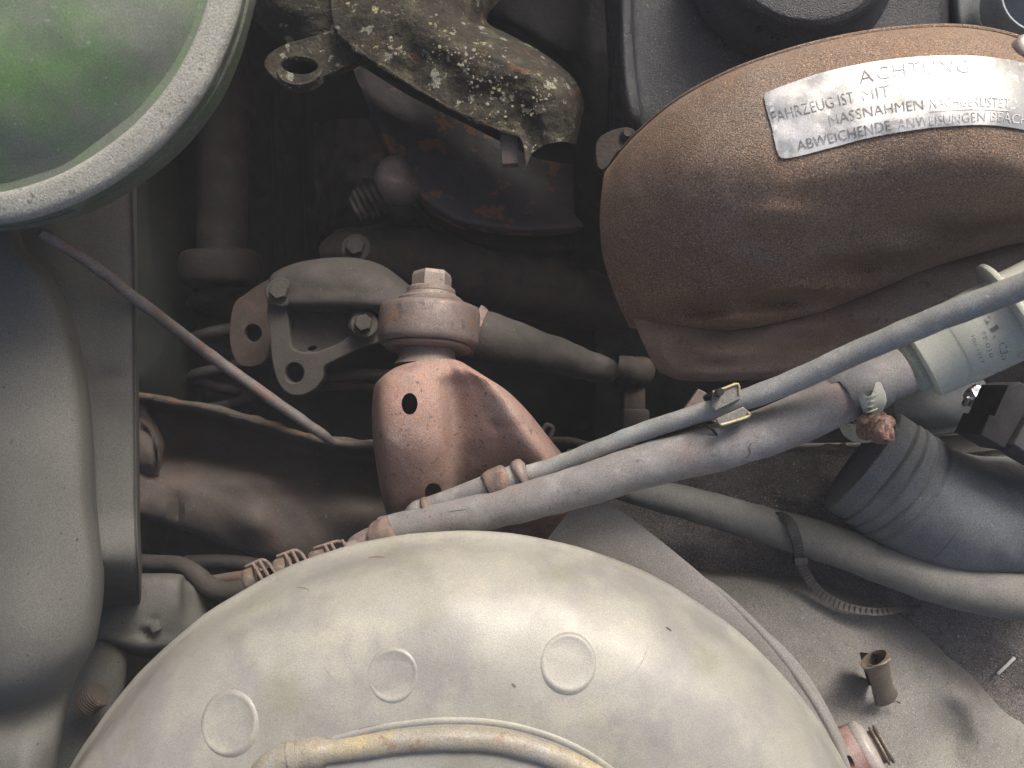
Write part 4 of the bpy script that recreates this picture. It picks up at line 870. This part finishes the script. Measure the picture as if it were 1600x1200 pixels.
for px_, py_, rr in ((1450, 772, 20),):
    dv = bvh(dbody); h, n = cast(dv, px_, py_)
    if h: mesh('mould_ring', lathe(h, n, [(S(rr-1, .38), 0), (S(rr-1, .38), .0003), (S(rr, .38), .0003), (S(rr, .38), 0)], 40, cap=False), M['blackplastic'], ed)
blk = thing('rubber_block', 'matt black angular rubber block under the fuel filter flange', 'block', P(1570, 660, .37))
mesh('block_side', plate([(1514, 676), (1526, 650), (1534, 652), (1556, 604), (1572, 600), (1604, 618), (1562, 690), (1552, 698)], .372, .02, smooth=1, bevel=.0008), M['blackblock'], blk)
mesh('block_face', plate([(1563, 690), (1602, 622), (1680, 650), (1680, 760), (1600, 716)], .368, .02, smooth=1, bevel=.0008), mat('charcoal_face', (.055, .055, .055), .2, 80, rough=.7), blk)
mc = thing('valve_body', 'dark shiny valve body glimpsed between hose and fuel filter', 'valve', P(1460, 640, .42))
mesh('valve_barrel', tube([(1400, 640, .435, 30), (1440, 636, .43, 34), (1478, 630, .43, 36), (1530, 622, .43, 34)], 28, 5, jit=.001), M['blackplastic'], mc)
mesh('pale_bar', box(P(1500, 668, .44), S(140, .44), S(11, .44), .008, Matrix.Rotation(.12, 4, 'Z'), .001), M['greypipe'], mc)
mesh('pale_plate', box(P(1510, 692, .45), S(140, .45), S(30, .45), .008, Matrix.Rotation(.10, 4, 'Z'), .001), M['wing'], mc)
mesh('chrome_nut', lathe(P(1530, 615, .40), (-.3, .5, 1), [(S(17, .4), -.006), (S(17, .4), .001), (S(11, .4), .003)], 6, jit=.002), M['shiny'], mc)
mesh('chrome_nib', lathe(P(1510, 626, .40), (-.3, .5, 1), [(S(5, .4), -.004), (S(5, .4), .002), (S(2, .4), .004)], 12), M['shiny'], mc)
mesh('lower_nut', lathe(P(1534, 648, .405), (-.3, .2, 1), [(S(14, .4), -.006), (S(13, .4), .001), (S(7, .4), .003)], 8, jit=.002), M['collar'], mc)
# bar behind the thick hose
fb2 = mesh('far_bar', tube([(940, 712, .455, 12), (1080, 716, .455, 14), (1250, 712, .455, 12), (1320, 700, .455, 10)], 14, 8, jit=.002), M['collar'])
tag(fb2, 'dusty violet-brown bar lying just behind the thick hose', 'bar')

# ---------------------------------------------------------------- lower grey hose and tie
lh = mesh('lower_hose', tube([(940, 752, .405, 22), (1020, 772, .405, 24), (1110, 796, .405, 27), (1200, 822, .405, 29), (1290, 848, .403, 31), (1380, 880, .40, 33), (1470, 910, .395, 35), (1560, 928, .39, 37), (1700, 940, .385, 38)], 28, 8, jit=.0005), M['lowhose'])
tag(lh, 'dull grey rubber hose running down right below the black duct', 'hose')
tie = thing('cable_tie', 'black ratchet cable tie with a long curling tail round the dull grey hose', 'cable tie', P(1250, 870, .38))
def ribbon(pts, wpx, th, n=8, m=None, name='strap', teeth=False):
    q = crpath(pts, n); v = []; f = []
    for i, (a, b, d, wx, tw) in enumerate(q):
        a0, b0 = q[max(0, i-1)][:2]; a1, b1 = q[min(len(q)-1, i+1)][:2]
        dx, dy = a1-a0, b1-b0; l = math.hypot(dx, dy) or 1; nx, ny = -dy/l, dx/l
        c = P(a, b, d); e = (P(a+nx*wx, b+ny*wx, d)-c); e = e*math.cos(tw)+Vector((0, 0, 1))*e.length*math.sin(tw)
        up = Vector((0, 0, th))
        v += [c+e, c+e+up, c-e+up, c-e]
    for i in range(len(q)-1):
        for k in range(4): f.append((i*4+k, i*4+(k+1) % 4, (i+1)*4+(k+1) % 4, (i+1)*4+k))
    f.append((0, 1, 2, 3)); e = (len(q)-1)*4; f.append((e+3, e+2, e+1, e))
    return v, f
SP = [(1206, 812, .406, 6, 0), (1217, 806, .399, 7, 0), (1232, 814, .3945, 8, 0), (1242, 836, .3930, 8, 0), (1247, 860, .3975, 8, 0), (1250, 874, .404, 8, 0)]
TP = [(1250, 878, .402, 7, 0), (1257, 894, .403, 7, 0), (1272, 916, .405, 7, 0), (1296, 936, .405, 7, .2), (1330, 950, .405, 6.5, .4), (1370, 955, .404, 6, .5), (1405, 951, .404, 5, .6), (1437, 946, .406, 2.5, .6)]
mesh('strap', ribbon(SP, 8, .0011), M['tie'], tie, flat=True)
mesh('tail', ribbon(TP, 8, .0009), M['tie'], tie, flat=True)
for PT, lo, hi in ((SP, 8, 38), (TP, 2, 50)):
    qq = crpath(PT, 9)
    for i in range(lo, min(hi, len(qq)-1)):
        a, b, d, wx, tw = qq[i]; a1, b1 = qq[i+1][:2]; an = math.atan2(-(b1-b), a1-a)
        if i % 2 and tw < .75: mesh('tooth', box(P(a, b, d)+Vector((0, 0, .0013)), S(1.6, d), S(wx*1.5, d), .0006, Matrix.Rotation(an, 4, 'Z')), M['tie'], tie, flat=True)
mesh('ratchet_head', box(P(1250, 876, .402), S(22, .385), S(13, .385), .0045, Matrix.Rotation(.1, 4, 'Z'), .0006), M['tie'], tie)
mesh('head_lug', box(P(1265, 866, .402), S(6, .385), S(14, .385), .004, Matrix.Rotation(-.3, 4, 'Z'), .0004), M['tie'], tie)

# ---------------------------------------------------------------- hook tab, red cap, straw, grit
hk = thing('curled_tab', 'curled brown metal tab standing up from the dusty panel at lower right', 'tab', P(1372, 1060, .39))
mesh('curl', tube([(1366, 1029, 0.3755, 24), (1372, 1042, 0.3785, 20), (1376, 1060, 0.3835, 18), (1380, 1078, 0.3895, 18), (1385, 1090, 0.3955, 20)], 28, 6, hollow=.12, flat=.55), M['tab'], hk)
mesh('back_leaf', patch([[(1343, 1019, 0.3925), (1356, 1020, 0.3815), (1372, 1022, 0.3755)], [(1348, 1040, 0.3995), (1358, 1042, 0.3895), (1370, 1044, 0.3835)], [(1356, 1070, 0.4075), (1362, 1072, 0.4015), (1372, 1076, 0.3955)]], 5, 6, .0008), M['spring'], hk)
mesh('foot_flange', tube([(1372, 1094, 0.3955, 4), (1388, 1096, 0.3955, 4.5), (1400, 1095, 0.3955, 3.5), (1406, 1098, 0.3975, 2)], 10, 4, jit=.0015), M['tab'], hk)
mesh('rim_edge', tube([(1356, 1037, 0.3720, 2), (1366, 1040, 0.3705, 2.4), (1380, 1037, 0.3710, 2.2), (1390, 1030, 0.3735, 1.6)], 8, 4, jit=.001), M['tab'], hk)
rcp = thing('red_cap', 'faded red and cloudy plastic cap at the bottom right of the cream dome', 'cap', P(1345, 1170, .37))
rax = Vector((.80, .42, .12)).normalized(); rb = P(1322, 1188, .378); ru = S(1, .375)
mesh('red_body', lathe(rb, rax, [(r*ru, h*ru) for r, h in crpath([(30, -34), (46, -26), (48, 0), (48, 10), (47, 24), (46, 30)], 3)], 40), M['redplastic'], rcp)
mesh('cloudy_collar', lathe(rb, rax, [(r*ru, h*ru) for r, h in crpath([(45, 26), (47, 28), (47.5, 34), (46, 40), (38, 46), (30, 48)], 3)], 40), M['whiteplastic'], rcp)
for h0 in (54, 61):
    mesh('wire_ring', lathe(rb, rax, [(r*ru, h*ru) for r, h in [(26, h0), (29, h0), (30, h0+2), (29, h0+4), (26, h0+4)]], 32, cap=False), M['tab'], rcp)
mesh('ring_core', lathe(rb, rax, [(r*ru, h*ru) for r, h in [(28, 44), (25, 48), (25, 60), (20, 64)]], 32), M['rusty'], rcp)
fvv = bvh(floor)
h, n = cast(fvv, 1570, 1038)
st = mesh('straw_splinter', box(h+n*.002, .0122, .0016, .0008, Matrix.Rotation(math.radians(40), 4, 'Z')@Matrix.Rotation(.1, 4, 'Y'), .0002), M['straw'])
tag(st, 'short bleached straw splinter on the dark gritty shelf at far right', 'straw')
avv = bvh(arch)
def scatter(name, tree, regions, n, s0, s1, m, label, seed, zf=.7, parent=None, excl=None):
    random.seed(seed); out = []
    for k in range(n):
        x0, y0, x1, y1 = random.choice(regions); x, y = random.uniform(x0, x1), random.uniform(y0, y1)
        h, nn_ = cast(tree, x, y)
        if h is None: continue
        if excl is not None:
            h2, _ = cast(excl, x, y)
            if h2 is not None and h2.z > h.z: continue
        s = s0+(s1-s0)*random.random()**3
        a, b, c = [Vector((random.uniform(-1, 1), random.uniform(-1, 1), random.uniform(-.4, .4)))*s for _ in range(3)]
        top = Vector((random.uniform(-.3, .3), random.uniform(-.3, .3), 1))*s*zf; bt_ = -top
        vs_ = [h+a, h+b, h+c, h+top, h+bt_]
        out.append((vs_, [(0, 1, 3), (1, 2, 3), (2, 0, 3), (1, 0, 4), (2, 1, 4), (0, 2, 4)]))
    o = mesh(name, join(*out), m, flat=True); tag(o, label, 'grit', kind='stuff'); return o
R1 = [(1080, 720, 1300, 900), (1100, 820, 1300, 900), (1280, 860, 1600, 1060), (1420, 940, 1600, 1160), (1420, 940, 1600, 1100)]
scatter('grit', fvv, R1, 5200, .0002, .0010, M['grit'], 'fine grey grit strewn over the dark shelf at right', 3, excl=avv)
scatter('pale_flakes', fvv, [(1140, 760, 1230, 810), (1150, 720, 1260, 830), (1210, 780, 1300, 840), (1390, 930, 1600, 1150)], 420, .0002, .0009, M['paleflake'], 'pale flakes sprinkled on the dark gritty shelf', 5, excl=avv)
scatter('dust_crumbs', avv, [(1100, 900, 1600, 1200)], 900, .00010, .0005, M['grit'], 'scattered dust crumbs on the taupe arch panel', 8)

def crumbs(name, tree, spots, s0, s1, m, parent, seed):
    random.seed(seed); out = []
    for cx, cy, sx, sy, n in spots:
        for k in range(n):
            gx, gy = random.gauss(cx, sx), random.gauss(cy, sy)
            if parent is bk and (math.hypot(gx-640, (gy-631)*.8) < 16 or math.hypot(gx-677, gy-769) < 16): continue
            h, nn_ = cast(tree, gx, gy)
            if h is None: continue
            s_ = s0+(s1-s0)*random.random()**3
            a, b, c = [Vector((random.uniform(-1, 1), random.uniform(-1, 1), random.uniform(-.5, .5)))*s_ for _ in range(3)]
            t_ = nn_*s_*.8
            out.append(([h+a, h+b, h+c, h+t_, h-t_*.5], [(0, 1, 3), (1, 2, 3), (2, 0, 3), (1, 0, 4), (2, 1, 4), (0, 2, 4)]))
    return stuff(mesh(name, join(*out), m, parent, flat=True))
M['orangecrumb'] = mat('orange_rust_crumb', (.42, .20, .075), .4, 800, [], .9, bump=None, grain=None)
M['darkcrumb'] = mat('dark_crumb', (.07, .055, .045), .4, 800, [], .9, bump=None, grain=None)
crumbs('rust_crumbs', bvh(bkm), [(650, 640, 28, 50, 70), (670, 760, 22, 20, 30), (640, 700, 30, 60, 40), (690, 620, 14, 30, 30)], .0001, .00050, M['orangecrumb'], bk, 21)
crumbs('dirt_crumbs', bvh(bkm), [(680, 640, 60, 60, 60), (740, 700, 50, 50, 30)], .0001, .0004, M['darkcrumb'], bk, 22)
crumbs('rust_crumbs', bb, [(1150, 300, 110, 90, 420), (1300, 330, 160, 70, 420), (1060, 400, 60, 60, 160), (1450, 250, 120, 60, 160)], .00008, .00038, M['orangecrumb'], bellt, 23)
crumbs('dust_crumbs', bb, [(1150, 250, 120, 90, 300), (1350, 360, 150, 60, 300), (1250, 120, 120, 40, 120)], .00008, .00035, M['rimdust'], bellt, 25)
crumbs('dirt_crumbs', bv, [(700, 1000, 260, 90, 50), (412, 950, 12, 10, 60), (560, 880, 60, 20, 10), (900, 1000, 200, 80, 30), (540, 1140, 40, 6, 24)], .00006, .00026, M['darkcrumb'], bt, 24)
def scratch(pts, wpx, tree, m, parent, off=.00012):
    q_ = crpath(pts, 6); n_3 = len(q_); pv2 = []
    for i, (a, b) in enumerate(q_):
        a1, b1 = q_[min(i+1, n_3-1)]; a0, b0 = q_[max(i-1, 0)]; l = math.hypot(a1-a0, b1-b0) or 1
        wv = wpx*(.3+.7*math.sin(math.pi*i/(n_3-1)))
        pv2 += [(a-(b1-b0)/l*wv, b+(a1-a0)/l*wv), (a+(b1-b0)/l*wv, b-(a1-a0)/l*wv)]
    mesh('scratch', decal(tree, pv2, [(2*i, 2*i+1, 2*i+3, 2*i+2) for i in range(n_3-1)], off), m, parent)
for pts, wpx, k in [([(463, 917), (478, 920), (484, 924)], .3, 'darkcrumb'), ([(575, 872), (590, 870), (602, 872)], 1.2, 'rusty'), ([(1040, 980), (1049, 986)], 1.4, 'darkcrumb'), ([(800, 1068), (806, 1074)], 2.2, 'rusty'), ([(620, 990), (632, 984), (640, 975)], .6, 'rimdust'), ([(505, 1042), (520, 1060)], .8, 'rimdust'), ([(980, 1060), (1000, 1040), (1012, 1012)], .6, 'rimdust'), ([(560, 1140), (590, 1134), (620, 1132)], 1.6, 'rusty')]:
    scratch(pts, wpx, bv, M[k], bt)
hv_ = bvh(bh)
for pts, wpx, k in [([(1165, 716), (1172, 708), (1170, 698), (1178, 690)], .8, 'darkcrumb'), ([(860, 792), (900, 786), (940, 778)], .5, 'rimdust'), ([(1040, 742), (1080, 730), (1130, 722)], .5, 'rimdust'), ([(700, 800), (730, 796)], .7, 'darkcrumb')]:
    scratch(pts, wpx, hv_, M[k], bh)
# ---------------------------------------------------------------- added volume imitating a milky veil on the lens
hz = bpy.data.materials.new('lens_veil_volume'); hz.use_nodes = True; hn = hz.node_tree
for n in list(hn.nodes):
    if n.type == 'BSDF_PRINCIPLED': hn.nodes.remove(n)
pv_ = hn.nodes.new('ShaderNodeVolumePrincipled'); pv_.inputs['Color'].default_value = (.93, .95, 1, 1)
pv_.inputs['Density'].default_value = .048
hn.links.new(pv_.outputs[0], hn.nodes['Material Output'].inputs['Volume'])
stuff(mesh('lens_veil', box(Vector((0, 0, .04)), 3.0, 3.0, 2.12), hz, flat=True))

for o in list(bpy.data.objects):
    if '_o' in o: del o['_o']
